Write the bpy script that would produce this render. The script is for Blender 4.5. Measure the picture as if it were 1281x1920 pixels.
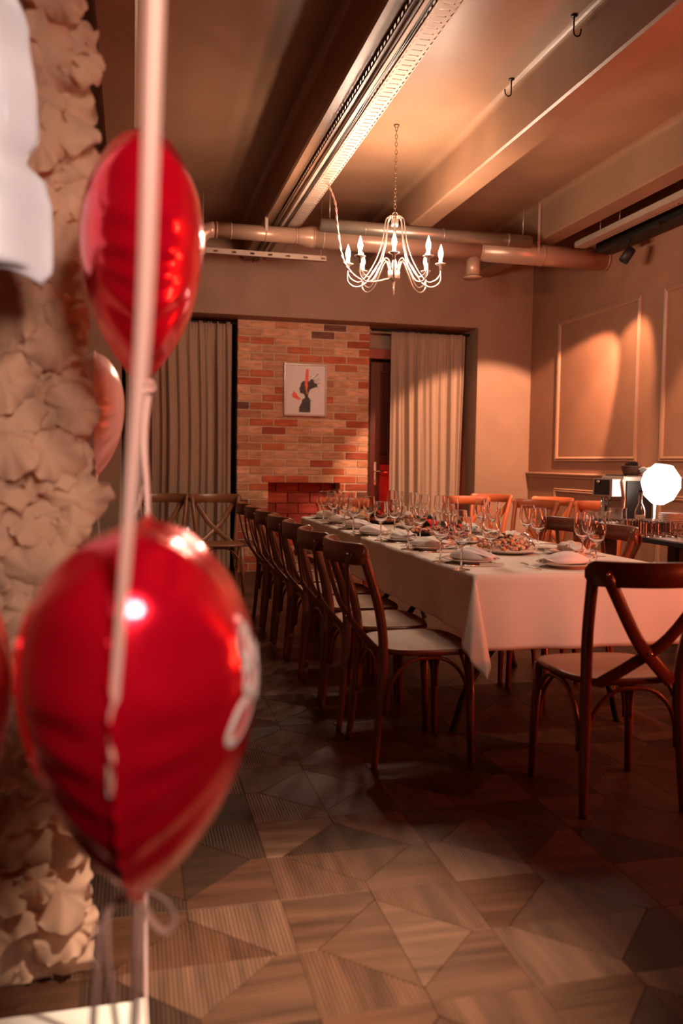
import bpy, math, random
from math import sin, cos, pi, radians
from mathutils import Vector, Matrix, Euler
random.seed(7)
S = bpy.context.scene
C = S.collection
for o in list(bpy.data.objects): bpy.data.objects.remove(o)

# ------------------------------------------------------------ camera
YAW, PITCH, ROLL, CH = radians(13.83), radians(3.34), radians(.84), 1.18
cd = bpy.data.cameras.new('camera'); cam = bpy.data.objects.new('camera', cd); C.objects.link(cam)
F = Vector((sin(YAW)*cos(PITCH), cos(YAW)*cos(PITCH), -sin(PITCH)))
R0 = Vector((cos(YAW), -sin(YAW), 0)); U0 = R0.cross(F)
R1 = R0*cos(ROLL)+U0*sin(ROLL); U1 = -R0*sin(ROLL)+U0*cos(ROLL)
M = Matrix((R1, U1, -F)).transposed().to_4x4(); M.translation = (0, 0, CH)
cam.matrix_world = M
cd.sensor_fit = 'HORIZONTAL'; cd.sensor_width = 24; cd.lens = 24*1600/1281
cd.clip_start = .05; cd.clip_end = 60
cd.dof.use_dof = True; cd.dof.focus_distance = 4.7; cd.dof.aperture_fstop = 2.0
S.camera = cam

# ------------------------------------------------------------ world, exposure, large lights
W = bpy.data.worlds.new('world'); S.world = W; W.use_nodes = True
W.node_tree.nodes['Background'].inputs[0].default_value = (.55, .28, .2, 1)
W.node_tree.nodes['Background'].inputs[1].default_value = .02
S.view_settings.view_transform = 'Standard'; S.view_settings.look = 'None'
S.view_settings.exposure = .35; S.view_settings.gamma = 1; S.view_settings.use_curve_mapping = False

def aim(o, tgt):
    o.rotation_euler = (Vector(tgt)-o.location).to_track_quat('-Z', 'Y').to_euler()
def light(name, kind, loc, e, col, tgt=None, size=.1, spot=60, blend=.5):
    l = bpy.data.lights.new(name, kind); l.energy = e; l.color = col
    if kind == 'AREA': l.size = size
    else: l.shadow_soft_size = size
    if kind == 'SPOT': l.spot_size = radians(spot); l.spot_blend = blend
    o = bpy.data.objects.new(name, l); C.objects.link(o); o.location = loc
    if tgt: aim(o, tgt)
    return o
WARM = (1, .72, .52); RED = (1, .13, .045); AMB = (1, .42, .2)
CX, CY = 1.79, 5.83                      # chandelier axis
light('ceiling_spot_floor', 'SPOT', (.95, .9, 3.1), 1500, (1, .78, .58), (.46, 1.86, 0), .04, 28, 1.)
light('backdrop_fill_spot', 'SPOT', (.75, -.5, 2.8), 110, (1, .74, .60), (-.25, 1.9, 1.62), .12, 34, .7)  # added spot, no known fixture; brightens the tulle and satin
light('foreground_fill', 'SPOT', (.55, -1.0, 2.1), 220, (1, .76, .62), (-.22, 1.6, 1.15), .28, 42, .8)  # added fill from behind the camera for ribbon, balloons and tulle
light('red_uplight_right', 'AREA', (3.6, 1.8, .9), 65, RED, (3.2, 4.2, 3.5), .4)
light('red_uplight_low', 'AREA', (4.1, 3.0, .5), 9, RED, (2.4, 3.6, .2), .35)
light('red_party_lamp', 'SPOT', (3.5, .9, 1.2), 60, RED, (1.7, 2.6, .1), .12, 62, .9)
light('amber_lamp_right', 'AREA', (3.4, 2.4, 2.6), 22, (1, .38, .20), (3.4, 8.5, .7), .3)
light('track_spot_corner', 'SPOT', (3.94, 6.45, 2.84), 480, (1, .50, .30), (3.75, 8.9, .70), .02, 58, .25)
light('track_spot_panel', 'SPOT', (3.88, 6.35, 2.95), 150, (1, .54, .32), (4.29, 7.15, 1.3), .02, 52, .5)
light('track_spot_panel_near', 'SPOT', (3.75, 5.1, 3.05), 220, (1, .54, .32), (4.29, 5.7, 1.3), .02, 50, .5)
light('track_spot_table', 'SPOT', (2.1, 1.0, 3.1), 130, (1, .74, .58), (1.80, 3.6, .75), .04, 34, .8)
light('red_door_glow', 'POINT', (3.05, 9.12, .9), 2.2, (1, .04, .02), None, .05)

# ------------------------------------------------------------ materials
def mat(name, col, rough=.5, metal=0., noise=0., scale=8., bump=0., bscale=60., spec=.5, stretch=(1,1,1), emit=None, es=0., trans=0., ior=1.45, coat=0., objcol=False, sheen=0.):
    m = bpy.data.materials.new(name); m.use_nodes = True; nt = m.node_tree; N = nt.nodes; L = nt.links
    b = N['Principled BSDF']; b.inputs['Roughness'].default_value = rough; b.inputs['Metallic'].default_value = metal
    b.inputs['Base Color'].default_value = (*col, 1); b.inputs['Specular IOR Level'].default_value = spec
    b.inputs['IOR'].default_value = ior; b.inputs['Transmission Weight'].default_value = trans
    b.inputs['Coat Weight'].default_value = coat; b.inputs['Sheen Weight'].default_value = sheen
    if emit: b.inputs['Emission Color'].default_value = (*emit, 1); b.inputs['Emission Strength'].default_value = es
    tc = N.new('ShaderNodeTexCoord'); mp = N.new('ShaderNodeMapping'); mp.inputs['Scale'].default_value = stretch
    L.new(tc.outputs['Object'], mp.inputs['Vector'])
    src = None
    if objcol:
        oi = N.new('ShaderNodeObjectInfo'); src = oi.outputs['Color']
        ad = N.new('ShaderNodeVectorMath'); ad.operation = 'ADD'
        ml = N.new('ShaderNodeVectorMath'); ml.operation = 'SCALE'; ml.inputs['Scale'].default_value = 30
        L.new(oi.outputs['Random'], ml.inputs[0]); L.new(mp.outputs[0], ad.inputs[0]); L.new(ml.outputs[0], ad.inputs[1]); vec = ad.outputs[0]
    else: vec = mp.outputs[0]
    if noise > 0:
        n = N.new('ShaderNodeTexNoise'); n.inputs['Scale'].default_value = scale; n.inputs['Detail'].default_value = 6
        L.new(vec, n.inputs['Vector'])
        r = N.new('ShaderNodeMapRange'); r.inputs['From Min'].default_value = .3; r.inputs['From Max'].default_value = .7
        r.inputs['To Min'].default_value = 1-noise; r.inputs['To Max'].default_value = 1+noise
        L.new(n.outputs['Fac'], r.inputs['Value'])
        mx = N.new('ShaderNodeVectorMath'); mx.operation = 'SCALE'
        if src: L.new(src, mx.inputs[0])
        else: mx.inputs[0].default_value = col
        L.new(r.outputs[0], mx.inputs['Scale']); L.new(mx.outputs[0], b.inputs['Base Color'])
    elif src: L.new(src, b.inputs['Base Color'])
    if bump > 0:
        n2 = N.new('ShaderNodeTexNoise'); n2.inputs['Scale'].default_value = bscale; n2.inputs['Detail'].default_value = 4
        L.new(vec, n2.inputs['Vector']); bp = N.new('ShaderNodeBump'); bp.inputs['Strength'].default_value = bump; bp.inputs['Distance'].default_value = .004
        L.new(n2.outputs['Fac'], bp.inputs['Height']); L.new(bp.outputs[0], b.inputs['Normal'])
    return m
PAINT = mat('taupe_paint', (.30, .185, .125), .62, noise=.10, scale=3, bump=.35, bscale=22)
CEILP = mat('ceiling_paint', (.225, .120, .070), .40, noise=.14, scale=2.2, bump=.5, bscale=9)
WALLP = mat('wall_paint_orange_lit', (.30, .145, .085), .6, noise=.07, scale=4, bump=.3, bscale=70)  # red-orange light on the right wall is put into this colour
TRIMP = mat('moulding_paint', (.33, .18, .115), .42, noise=.04)
DARKN = mat('dark_niche', (.035, .02, .016), .8, noise=.1)  # near-black tone for the niche back wall and the door jamb
DUCT = mat('painted_duct', (.36, .215, .15), .32, .25, noise=.05, scale=5, bump=.08, bscale=12)
GALV = mat('galvanised_duct', (.33, .27, .22), .35, .7, noise=.1, scale=4)
TRAYM = mat('tray_metal', (.40, .29, .23), .5, .3, noise=.06, scale=10)
TRAYD = mat('dark_tray_metal', (.05, .035, .03), .5, .3, noise=.1)
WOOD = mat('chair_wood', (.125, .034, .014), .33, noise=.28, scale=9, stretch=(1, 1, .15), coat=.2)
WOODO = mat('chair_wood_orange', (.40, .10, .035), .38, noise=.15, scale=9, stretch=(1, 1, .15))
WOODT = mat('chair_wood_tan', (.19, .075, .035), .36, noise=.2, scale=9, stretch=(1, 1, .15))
SEATM = mat('chair_seat_wood', (.33, .19, .12), .42, noise=.14, scale=7, stretch=(1, 5, 1), bump=.1, bscale=90)
STEEL = mat('polished_steel', (.75, .7, .66), .18, 1.)
CHROME = mat('chandelier_silver', (.62, .52, .45), .28, .9, noise=.05)
CHAINM = mat('chain_metal', (.22, .13, .09), .4, .8)
BLACKM = mat('black_metal', (.008, .007, .007), .5, .0, noise=.1)
BLACKP = mat('black_plastic', (.015, .013, .013), .3, noise=.05)
CLOTH = mat('white_tablecloth', (.66, .62, .55), .8, noise=.03, scale=5, bump=.15, bscale=400, sheen=.1)
NAPK = mat('white_napkin', (.70, .65, .61), .8, noise=.03, bump=.2, bscale=300)
CHINA = mat('white_china', (.72, .69, .65), .12, coat=.5, noise=.02)
CURT = mat('curtain_linen', (.37, .26, .185), .75, noise=.12, scale=220, bump=.4, bscale=500, stretch=(1, 1, .25), sheen=.2)
DOORM = mat('mahogany_door', (.085, .014, .008), .3, noise=.25, scale=6, stretch=(4, 1, .3), coat=.2)
DOORR = mat('mahogany_rail', (.30, .06, .03), .4, noise=.2, scale=6, stretch=(1, 1, 4))
GLASS = mat('clear_glass', (1, 1, 1), .0, trans=1, ior=1.45)
FOIL = mat('red_foil', (.92, .004, .03), .19, .62, noise=.03, bump=.25, bscale=8, coat=.5)
PINKF = mat('pink_foil', (.92, .60, .54), .3, .05, noise=.04, bump=.2, bscale=9)
RIBB = mat('pink_satin_ribbon', (.72, .42, .36), .35, noise=.03, sheen=.2)
PRINT = mat('white_print', (.80, .70, .66), .4, noise=.02)
TULLE = mat('peach_tulle', (.70, .44, .30), .85, noise=.12, scale=9, sheen=.4)
WHITED = mat('white_satin', (.68, .68, .75), .42, noise=.04, sheen=.3)  # slight blue in the colour stands in for cool light
WHITEP = mat('white_painted_wood', (.62, .56, .50), .4, noise=.05)
PAPER = mat('print_paper', (.74, .70, .68), .6, noise=.015)
INK = mat('print_ink', (.045, .038, .035), .6, noise=.3, scale=60)
INKR = mat('print_coral', (.80, .13, .08), .6, noise=.08, scale=60)
FRAME = mat('silver_frame', (.20, .17, .145), .3, .7, noise=.1)
BRICKM = mat('fired_brick', (.5, .2, .1), .8, noise=.30, scale=14, stretch=(.6, 1, 2.5), bump=.9, bscale=45, objcol=True)
MORTAR = mat('mortar', (.55, .42, .30), .9, noise=.15, scale=30, bump=.6, bscale=80)
BULB = mat('lit_candle_bulb', (1, .8, .6), .3, emit=(1, .74, .5), es=28)
SLEEVE = mat('candle_sleeve', (.8, .66, .52), .4, emit=(1, .7, .45), es=.6)
def translucent(m, w=.35):
    nt = m.node_tree; b = nt.nodes['Principled BSDF']; out = nt.nodes['Material Output']
    t = nt.nodes.new('ShaderNodeBsdfTranslucent'); t.inputs[0].default_value = b.inputs['Base Color'].default_value
    mx = nt.nodes.new('ShaderNodeMixShader'); mx.inputs[0].default_value = w
    nt.links.new(b.outputs[0], mx.inputs[1]); nt.links.new(t.outputs[0], mx.inputs[2]); nt.links.new(mx.outputs[0], out.inputs[0])
translucent(TULLE, .5)
def floor_mat(name, col, rot):
    m = mat(name, col, .33, noise=.42, scale=5, stretch=(5, .5, 1) , bump=0, objcol=True)
    nt = m.node_tree; N = nt.nodes; L = nt.links; b = N['Principled BSDF']
    w = N.new('ShaderNodeTexWave'); w.wave_type = 'BANDS'; w.bands_direction = 'X'; w.inputs['Scale'].default_value = 31; w.inputs['Distortion'].default_value = .3
    w.inputs['Detail'].default_value = 0
    tc = N.new('ShaderNodeTexCoord'); L.new(tc.outputs['Object'], w.inputs['Vector'])
    bp = N.new('ShaderNodeBump'); bp.inputs['Strength'].default_value = .55; bp.inputs['Distance'].default_value = .0018
    L.new(w.outputs['Fac'], bp.inputs['Height']); L.new(bp.outputs[0], b.inputs['Normal'])
    b.inputs['Roughness'].default_value = .46; b.inputs['Specular IOR Level'].default_value = .3; b.inputs['Specular Tint'].default_value = (1, .7, .5, 1)
    # wave bands in the colour as well: ribs lighter, grooves darker
    prev = b.inputs['Base Color'].links[0].from_socket
    mr = N.new('ShaderNodeMapRange'); mr.inputs['To Min'].default_value = .55; mr.inputs['To Max'].default_value = 1.3
    L.new(w.outputs['Fac'], mr.inputs['Value'])
    sc = N.new('ShaderNodeVectorMath'); sc.operation = 'SCALE'; L.new(prev, sc.inputs[0]); L.new(mr.outputs[0], sc.inputs['Scale']); L.new(sc.outputs[0], b.inputs['Base Color'])
    return m
FLOORM = floor_mat('ribbed_oak_floor', (.2, .1, .06), 0)

# ------------------------------------------------------------ mesh helpers
def refine(prof, e=.0012):
    out = []
    for (r0, z0), (r1, z1) in zip(prof, prof[1:]):
        out.append((r0, z0)); l = math.hypot(r1-r0, z1-z0)
        if l > 3*e:
            for t in (e/l, 1-e/l): out.append((r0+(r1-r0)*t, z0+(z1-z0)*t))
    return out+[prof[-1]]
class MB:
    def __init__(s): s.v = []; s.f = []; s.sm = []; s.mi = []
    def add(s, vs, fs, sm=False, mi=0, mtx=None):
        n = len(s.v)
        s.v += [tuple(mtx @ Vector(p)) if mtx else tuple(p) for p in vs]
        s.f += [tuple(i+n for i in f) for f in fs]; s.sm += [sm]*len(fs); s.mi += [mi]*len(fs)
        return s
    def box(s, a, b, bev=0., mtx=None, mi=0):
        x0, y0, z0 = a; x1, y1, z1 = b
        if x0 > x1: x0, x1 = x1, x0
        if y0 > y1: y0, y1 = y1, y0
        if z0 > z1: z0, z1 = z1, z0
        if bev <= 0:
            vs = [(x, y, z) for z in (z0, z1) for y in (y0, y1) for x in (x0, x1)]
            return s.add(vs, [(0,2,3,1),(4,5,7,6),(0,1,5,4),(2,6,7,3),(0,4,6,2),(1,3,7,5)], False, mi, mtx)
        c = bev; vs = []; idx = {}
        for ix, X in enumerate((x0, x1)):
            for iy, Y in enumerate((y0, y1)):
                for iz, Z in enumerate((z0, z1)):
                    sx, sy, sz = (1, -1)[ix]*c, (1, -1)[iy]*c, (1, -1)[iz]*c
                    for k, p in enumerate(((X, Y+sy, Z+sz), (X+sx, Y, Z+sz), (X+sx, Y+sy, Z))):
                        idx[ix, iy, iz, k] = len(vs); vs.append(p)
        g = lambda *a: idx[a]; fs = []
        for i in (0, 1):
            q = [g(i,0,0,0), g(i,1,0,0), g(i,1,1,0), g(i,0,1,0)]; fs.append(q if i else q[::-1])
            q = [g(0,i,0,1), g(0,i,1,1), g(1,i,1,1), g(1,i,0,1)]; fs.append(q if i else q[::-1])
            q = [g(0,0,i,2), g(1,0,i,2), g(1,1,i,2), g(0,1,i,2)]; fs.append(q if i else q[::-1])
        for i in (0, 1):
            for j in (0, 1):
                q = [g(i,j,0,0), g(i,j,1,0), g(i,j,1,1), g(i,j,0,1)]; fs.append(q if (i ^ j) else q[::-1])
                q = [g(i,0,j,0), g(i,1,j,0), g(i,1,j,2), g(i,0,j,2)]; fs.append(q[::-1] if (i ^ j) else q)
                q = [g(0,i,j,1), g(1,i,j,1), g(1,i,j,2), g(0,i,j,2)]; fs.append(q if (i ^ j) else q[::-1])
                for k in (0, 1):
                    q = [g(i,j,k,0), g(i,j,k,1), g(i,j,k,2)]; fs.append(q if (i ^ j ^ k) else q[::-1])
        return s.add(vs, fs, False, mi, mtx)
    def tube(s, pts, r, n=8, cap=True, flat=1., mtx=None, mi=0, up=None):
        P = [Vector(p) for p in pts]; rs = r if isinstance(r, (list, tuple)) else [r]*len(P)
        ref = None; vs = []
        for i, p in enumerate(P):
            t = (P[min(i+1, len(P)-1)]-P[max(i-1, 0)]).normalized()
            if ref is None:
                a = Vector(up) if up else (Vector((0,0,1)) if abs(t.z) < .9 else Vector((1,0,0)))
                ref = (a-t*a.dot(t)).normalized()
            else: ref = (ref-t*ref.dot(t)).normalized()
            bn = t.cross(ref)
            for k in range(n):
                a = 2*pi*k/n; vs.append(p+ref*cos(a)*rs[i]*flat+bn*sin(a)*rs[i])
        fs = [(i*n+k, i*n+(k+1) % n, (i+1)*n+(k+1) % n, (i+1)*n+k) for i in range(len(P)-1) for k in range(n)]
        if cap: fs += [tuple(range(n))[::-1], tuple((len(P)-1)*n+k for k in range(n))]
        return s.add(vs, fs, True, mi, mtx)
    def lathe(s, prof, n=24, loc=(0,0,0), mtx=None, mi=0, close=False):
        vs = []; fs = []; m = len(prof)
        for k in range(n):
            a = 2*pi*k/n
            for r, z in prof: vs.append((loc[0]+r*cos(a), loc[1]+r*sin(a), loc[2]+z))
        for k in range(n):
            k2 = (k+1) % n
            for i in range(m-1 if not close else m):
                j = (i+1) % m
                fs.append((k*m+i, k2*m+i, k2*m+j, k*m+j))
        return s.add(vs, fs, True, mi, mtx)
    def prism(s, poly, z0, z1, axis='Z', mi=0, mtx=None):
        n = len(poly)
        def P(a, b, z): return {'Z': (a, b, z), 'Y': (a, z, b), 'X': (z, a, b)}[axis]
        vs = [P(a, b, z0) for a, b in poly]+[P(a, b, z1) for a, b in poly]
        fs = [tuple(range(n))[::-1], tuple(range(n, 2*n))]+[(i, (i+1) % n, n+(i+1) % n, n+i) for i in range(n)]
        return s.add(vs, fs, False, mi, mtx)
    def grid(s, nu, nv, fn, mi=0, sm=True, wrap=False):
        vs = [fn(i/(nu if wrap else nu-1), j/(nv-1)) for i in range(nu) for j in range(nv)]
        fs = [(i*nv+j, ((i+1) % nu)*nv+j, ((i+1) % nu)*nv+j+1, i*nv+j+1) for i in range(nu if wrap else nu-1) for j in range(nv-1)]
        return s.add(vs, fs, sm, mi)
    def mesh(s, name, mats):
        me = bpy.data.meshes.new(name); me.from_pydata(s.v, [], s.f)
        for m in (mats if isinstance(mats, (list, tuple)) else [mats]): me.materials.append(m)
        if mats is GLASS:
            import bmesh
            b = bmesh.new(); b.from_mesh(me); bmesh.ops.remove_doubles(b, verts=b.verts, dist=1e-6); bmesh.ops.recalc_face_normals(b, faces=b.faces); b.to_mesh(me); b.free()
            s.sm = [True]*len(me.polygons); s.mi = [0]*len(me.polygons)
        me.polygons.foreach_set('use_smooth', s.sm); me.polygons.foreach_set('material_index', s.mi); me.update(); me.validate()
        return me
    def obj(s, name, mats, parent=None, loc=None, rz=0, bevel=0, solid=0, fixn=False):
        me = s.mesh(name, mats)
        if fixn:
            import bmesh
            b = bmesh.new(); b.from_mesh(me); bmesh.ops.recalc_face_normals(b, faces=b.faces); b.to_mesh(me); b.free()
        o = bpy.data.objects.new(name, me); C.objects.link(o)
        if parent: o.parent = parent
        if loc is not None: o.location = loc
        o.rotation_euler.z = rz
        if bevel:
            m = o.modifiers.new('bevel', 'BEVEL'); m.width = bevel; m.segments = 2; m.limit_method = 'ANGLE'
        if solid:
            m = o.modifiers.new('solid', 'SOLIDIFY'); m.thickness = solid; m.offset = 0
        return o
def inst(me, name, parent=None, loc=(0,0,0), rz=0, col=None):
    o = bpy.data.objects.new(name, me); C.objects.link(o); o.parent = parent; o.location = loc; o.rotation_euler.z = rz
    if col: o.color = (*col, 1)
    return o
def tag(o, label, cat, group=None, kind=None):
    o['label'] = label; o['category'] = cat
    if group: o['group'] = group
    if kind: o['kind'] = kind
    return o
def thing(name, label, cat, loc=(0,0,0), rz=0, group=None, kind=None):
    o = bpy.data.objects.new(name, None); C.objects.link(o); o.location = loc; o.rotation_euler = (0, 0, rz)
    o.empty_display_size = .05
    return tag(o, label, cat, group, kind)
def struct(o, label=None):
    o['kind'] = 'structure'
    if label: o['label'] = label
    return o
def kids(o): return [c for c in bpy.data.objects if c.parent == o]
def copy_tree(o, K=None, parent=None):
    K = K or {}
    c = o.copy(); C.objects.link(c)
    if parent: c.parent = parent
    for ch in KIDS.get(o.name, []): copy_tree(ch, K, c)
    return c
KIDS = {}
def remember(root):
    ch = kids(root); KIDS[root.name] = ch
    for c in ch: remember(c)
def place(proto, label, loc, rz=0, group=None, first=[]):
    if proto.name not in first: first.append(proto.name); o = proto; remember(proto)
    else: o = copy_tree(proto)
    o.location = loc; o.rotation_euler.z = rz; o['label'] = label
    if group: o['group'] = group
    return o
def bez(pts, n=8):
    P = [Vector(p) for p in pts]; out = []
    for i in range(len(P)-1):
        p0 = P[max(i-1, 0)]; p1 = P[i]; p2 = P[i+1]; p3 = P[min(i+2, len(P)-1)]
        for k in range(n):
            t = k/n; out.append(.5*((2*p1)+(p2-p0)*t+(2*p0-5*p1+4*p2-p3)*t*t+(-p0+3*p1-3*p2+p3)*t**3))
    return out+[P[-1]]

# ------------------------------------------------------------ ROOM
XL, XR, YF, YW, YB, ZC = -1.45, 4.29, -2.6, 8.75, 9.32, 3.53
struct(MB().box((XL-.1, YF-.1, -.06), (XR+.1, YB+.1, -.012)).obj('floor', mat('floor_joint', (.012, .007, .005), .8)), 'dark herringbone and diamond wood floor')
floor = bpy.data.objects['floor']
struct(MB().box((XL-.1, YF-.1, ZC), (XR+.1, YB+.1, ZC+.1)).obj('ceiling', CEILP))
ceil = bpy.data.objects['ceiling']
struct(MB().box((XL-.1, YF-.1, 0), (XL, YB+.1, ZC)).obj('wall_left', PAINT))
struct(MB().box((XL, YF-.1, 0), (XR, YF, ZC)).obj('wall_front', PAINT))
struct(MB().box((XR, YF-.1, 0), (XR+.1, YB+.1, ZC)).obj('wall_right', WALLP))
NX0, NX1, NZ = -.10, 3.655, 2.657
wb = MB()
wb.box((XL, YW, 0), (NX0, YB, ZC)); wb.box((NX1, YW, 0), (XR, YB, ZC)); wb.box((NX0, YW, NZ), (NX1, YB, ZC))
struct(wb.obj('wall_back', PAINT))
nb = MB(); nb.box((NX0, YB, 0), (NX1, YB+.1, NZ)); struct(nb.obj('wall_back_niche', DARKN))
# beige wall patch over the door, door head and door
struct(MB().box((2.50, 9.24, 2.44), (NX1, YB, NZ)).obj('trim_1', PAINT), 'beige wall strip above the door head')
struct(MB().box((2.50, 9.16, 2.33), (3.56, YB, 2.44), .004).obj('trim_2', DOORR), 'reddish wooden head board over the door')
dr = MB()
dr.box((2.575, 9.20, .01), (2.70, 9.26, 2.30), .006); dr.box((3.30, 9.20, .01), (3.42, 9.26, 2.30), .006)
for z0, z1 in ((.01, .22), (1.17, 1.27), (2.18, 2.30)): dr.box((2.70, 9.202, z0), (3.30, 9.258, z1), .006)
door = struct(dr.obj('door_1', DOORM), 'dark mahogany panelled door with steel handle behind the curtain')
MB().box((2.705, 9.225, .225), (3.295, 9.25, 1.165), .004).obj('panel', mat('door_panel_red_lit', (.42, .022, .014), .35, noise=.2, scale=5, stretch=(5, 1, .3)), door)  # red light on the lower panel is put into its colour
MB().box((2.705, 9.225, 1.275), (3.295, 9.25, 2.175), .004).obj('panel', DOORM, door)
hb = MB(); hb.box((2.625, 9.192, .93), (2.655, 9.2, 1.19), .003); hb.tube([(2.64, 9.195, 1.085), (2.64, 9.15, 1.085), (2.66, 9.14, 1.085), (2.77, 9.14, 1.08)], .009, 8)
hb.tube([(2.64, 9.192, .98), (2.64, 9.18, .98)], .011, 10)
hb.obj('handle', STEEL, door)
struct(MB().box((2.515, 9.17, 0), (2.57, 9.27, 2.33), .004).obj('trim_3', DARKN), 'dark door jamb')

# beams
for i, x in enumerate((-.17, 1.08, 2.305, 3.57)):
    b = MB()
    n = 6
    x0, x1, z0 = x, x+.195, 3.2
    cv = .05
    poly = [(x0-cv, ZC+.001)]+[(x0-cv*(1-sin(a)), ZC-cv*(1-cos(a))) for a in [k*pi/2/n for k in range(1, n+1)]]
    poly += [(x0, z0+.012), (x0+.012, z0), (x1-.012, z0), (x1, z0+.012)]
    poly += [(x1+cv*(1-sin(a)), ZC-cv*(1-cos(a))) for a in [k*pi/2/n for k in range(n, 0, -1)]]+[(x1+cv, ZC+.001)]
    b.prism(poly[::-1], YF, YW, 'Y')
    struct(b.obj('trim_%d' % (4+i), CEILP), 'plastered ceiling beam')

# right wall mouldings
def frame_x(y0, y1, z0, z1, w=.045, d=.022):
    m = MB(); X = XR
    prof = [(0, 0), (0, .010), (.008, .020), (.018, .012), (.028, .022), (.040, .014), (w, .006), (w, 0)]
    n = len(prof)
    cs = [(y0, z0, 1, 1), (y1, z0, -1, 1), (y1, z1, -1, -1), (y0, z1, 1, -1)]
    vs = [(X-p[1], y+sy*p[0], z+sz*p[0]) for y, z, sy, sz in cs for p in prof]
    fs = [(k*n+i, k*n+i+1, ((k+1) % 4)*n+i+1, ((k+1) % 4)*n+i) for k in range(4) for i in range(n-1)]
    return m.add(vs, fs)
tn = 8
for y0, y1 in ((6.645, 8.12), (4.835, 6.31), (3.02, 4.50), (1.2, 2.69), (-.6, .87)):
    struct(frame_x(y0, y1, 1.222, 2.662).obj('trim_%d' % tn, TRIMP, fixn=True), 'upper wall panel moulding'); tn += 1
    struct(frame_x(y0, y1, .19, .945).obj('trim_%d' % tn, TRIMP, fixn=True), 'lower wall panel moulding'); tn += 1
rl = MB(); rl.prism([(XR, 1.045), (XR-.012, 1.05), (XR-.016, 1.068), (XR-.03, 1.078), (XR-.036, 1.092), (XR-.028, 1.102), (XR, 1.104)][::-1], YF, YW, 'Y')
struct(rl.obj('trim_%d' % tn, TRIMP, fixn=True), 'chair rail moulding'); tn += 1
struct(MB().prism([(XR, 0), (XR-.018, 0), (XR-.018, .09), (XR-.008, .11), (XR, .11)], YF, YW, 'Y').obj('baseboard_right', TRIMP, fixn=True))
bb = MB(); bb.box((NX1, YW-.018, 0), (XR-.018, YW, .1)); bb.box((XL, YW-.018, 0), (NX0, YW, .1)); struct(bb.obj('baseboard_back', TRIMP))

# ------------------------------------------------------------ FLOOR pieces: diamonds framed by pentagons, pitch .5
P_, hd = .5, .2
gp = .0006
def poly_mesh(name, poly, th=.012, mats=FLOORM):
    m = MB(); n = len(poly); b = .0009
    cx = sum(p[0] for p in poly)/n; cy = sum(p[1] for p in poly)/n
    inn = []
    for x, y in poly:
        dx, dy = cx-x, cy-y; l = math.hypot(dx, dy); inn.append((x+dx/l*b*1.3, y+dy/l*b*1.3))
    vs = [(x, y, -th) for x, y in poly]+[(x, y, -.0008) for x, y in poly]+[(x, y, 0) for x, y in inn]
    fs = [(i, (i+1) % n, n+(i+1) % n, n+i) for i in range(n)]+[(n+i, n+(i+1) % n, 2*n+(i+1) % n, 2*n+i) for i in range(n)]+[tuple(range(2*n, 3*n))]
    m.add(vs, fs); return m
A = P_/2
tri = [(gp*1.4, 0+gp), (hd-gp*2, gp), (gp*1.4, hd-gp*2)]   # quarter of a diamond
half = [(-hd+gp*3, gp), (hd-gp*3, gp), (0, hd-gp*2)]
pent = [(hd+gp*2, gp), (A-gp, gp), (A-gp, A-gp), (gp, A-gp), (gp, hd+gp*2)]
halfme = poly_mesh('floor_piece', half).mesh('floor_triangle', FLOORM)
pentme = poly_mesh('floor_piece', pent).mesh('floor_pentagon', FLOORM)
TONES = [(.047, .018, .010), (.058, .025, .014), (.074, .035, .021), (.040, .015, .008), (.052, .020, .010), (.026, .012, .007)]
rf = random.Random(3)
far = MB(); FM = [mat('far_floor_%d' % i, t, .38, noise=.35, scale=6, stretch=(5, .5, 1)) for i, t in enumerate(TONES)]
cnt = 0
for i in range(-4, 10):
    for j in range(-6, 15):
        cx, cy = .14+P_*i, 1.955+P_*j
        if cx < XL-.1 or cx > XR or cy > 9.5 or cy < YF: continue
        dx, dy = cx-.8, cy-2.6
        near = cy > 1.2 and cy < 4.3 and cx > -.6 and cx < 2.7
        for k in range(2):
            t = rf.randrange(6)
            if near: inst(halfme, 'floor_board', floor, (cx, cy, 0), k*pi+(pi/2 if (i+j) % 2 else 0), TONES[t]); cnt += 1
            else: far.add([(x, y, z) for x, y, z in poly_mesh('x', half).v], poly_mesh('x', half).f, mi=t, mtx=Matrix.Translation((cx, cy, 0)) @ Matrix.Rotation(k*pi+(pi/2 if (i+j) % 2 else 0), 4, 'Z'))
        for k in range(4):
            t = rf.choice((0, 1, 1, 2, 3, 4, 2, 5))
            if near: inst(pentme, 'floor_board', floor, (cx, cy, 0), k*pi/2, TONES[t]); cnt += 1
            else: 
                pm = poly_mesh('x', pent); far.add(pm.v, pm.f, mi=t, mtx=Matrix.Translation((cx, cy, 0)) @ Matrix.Rotation(k*pi/2, 4, 'Z'))
fo = far.obj('far_floor_boards', FM, floor); fo['kind'] = 'stuff'

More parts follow.
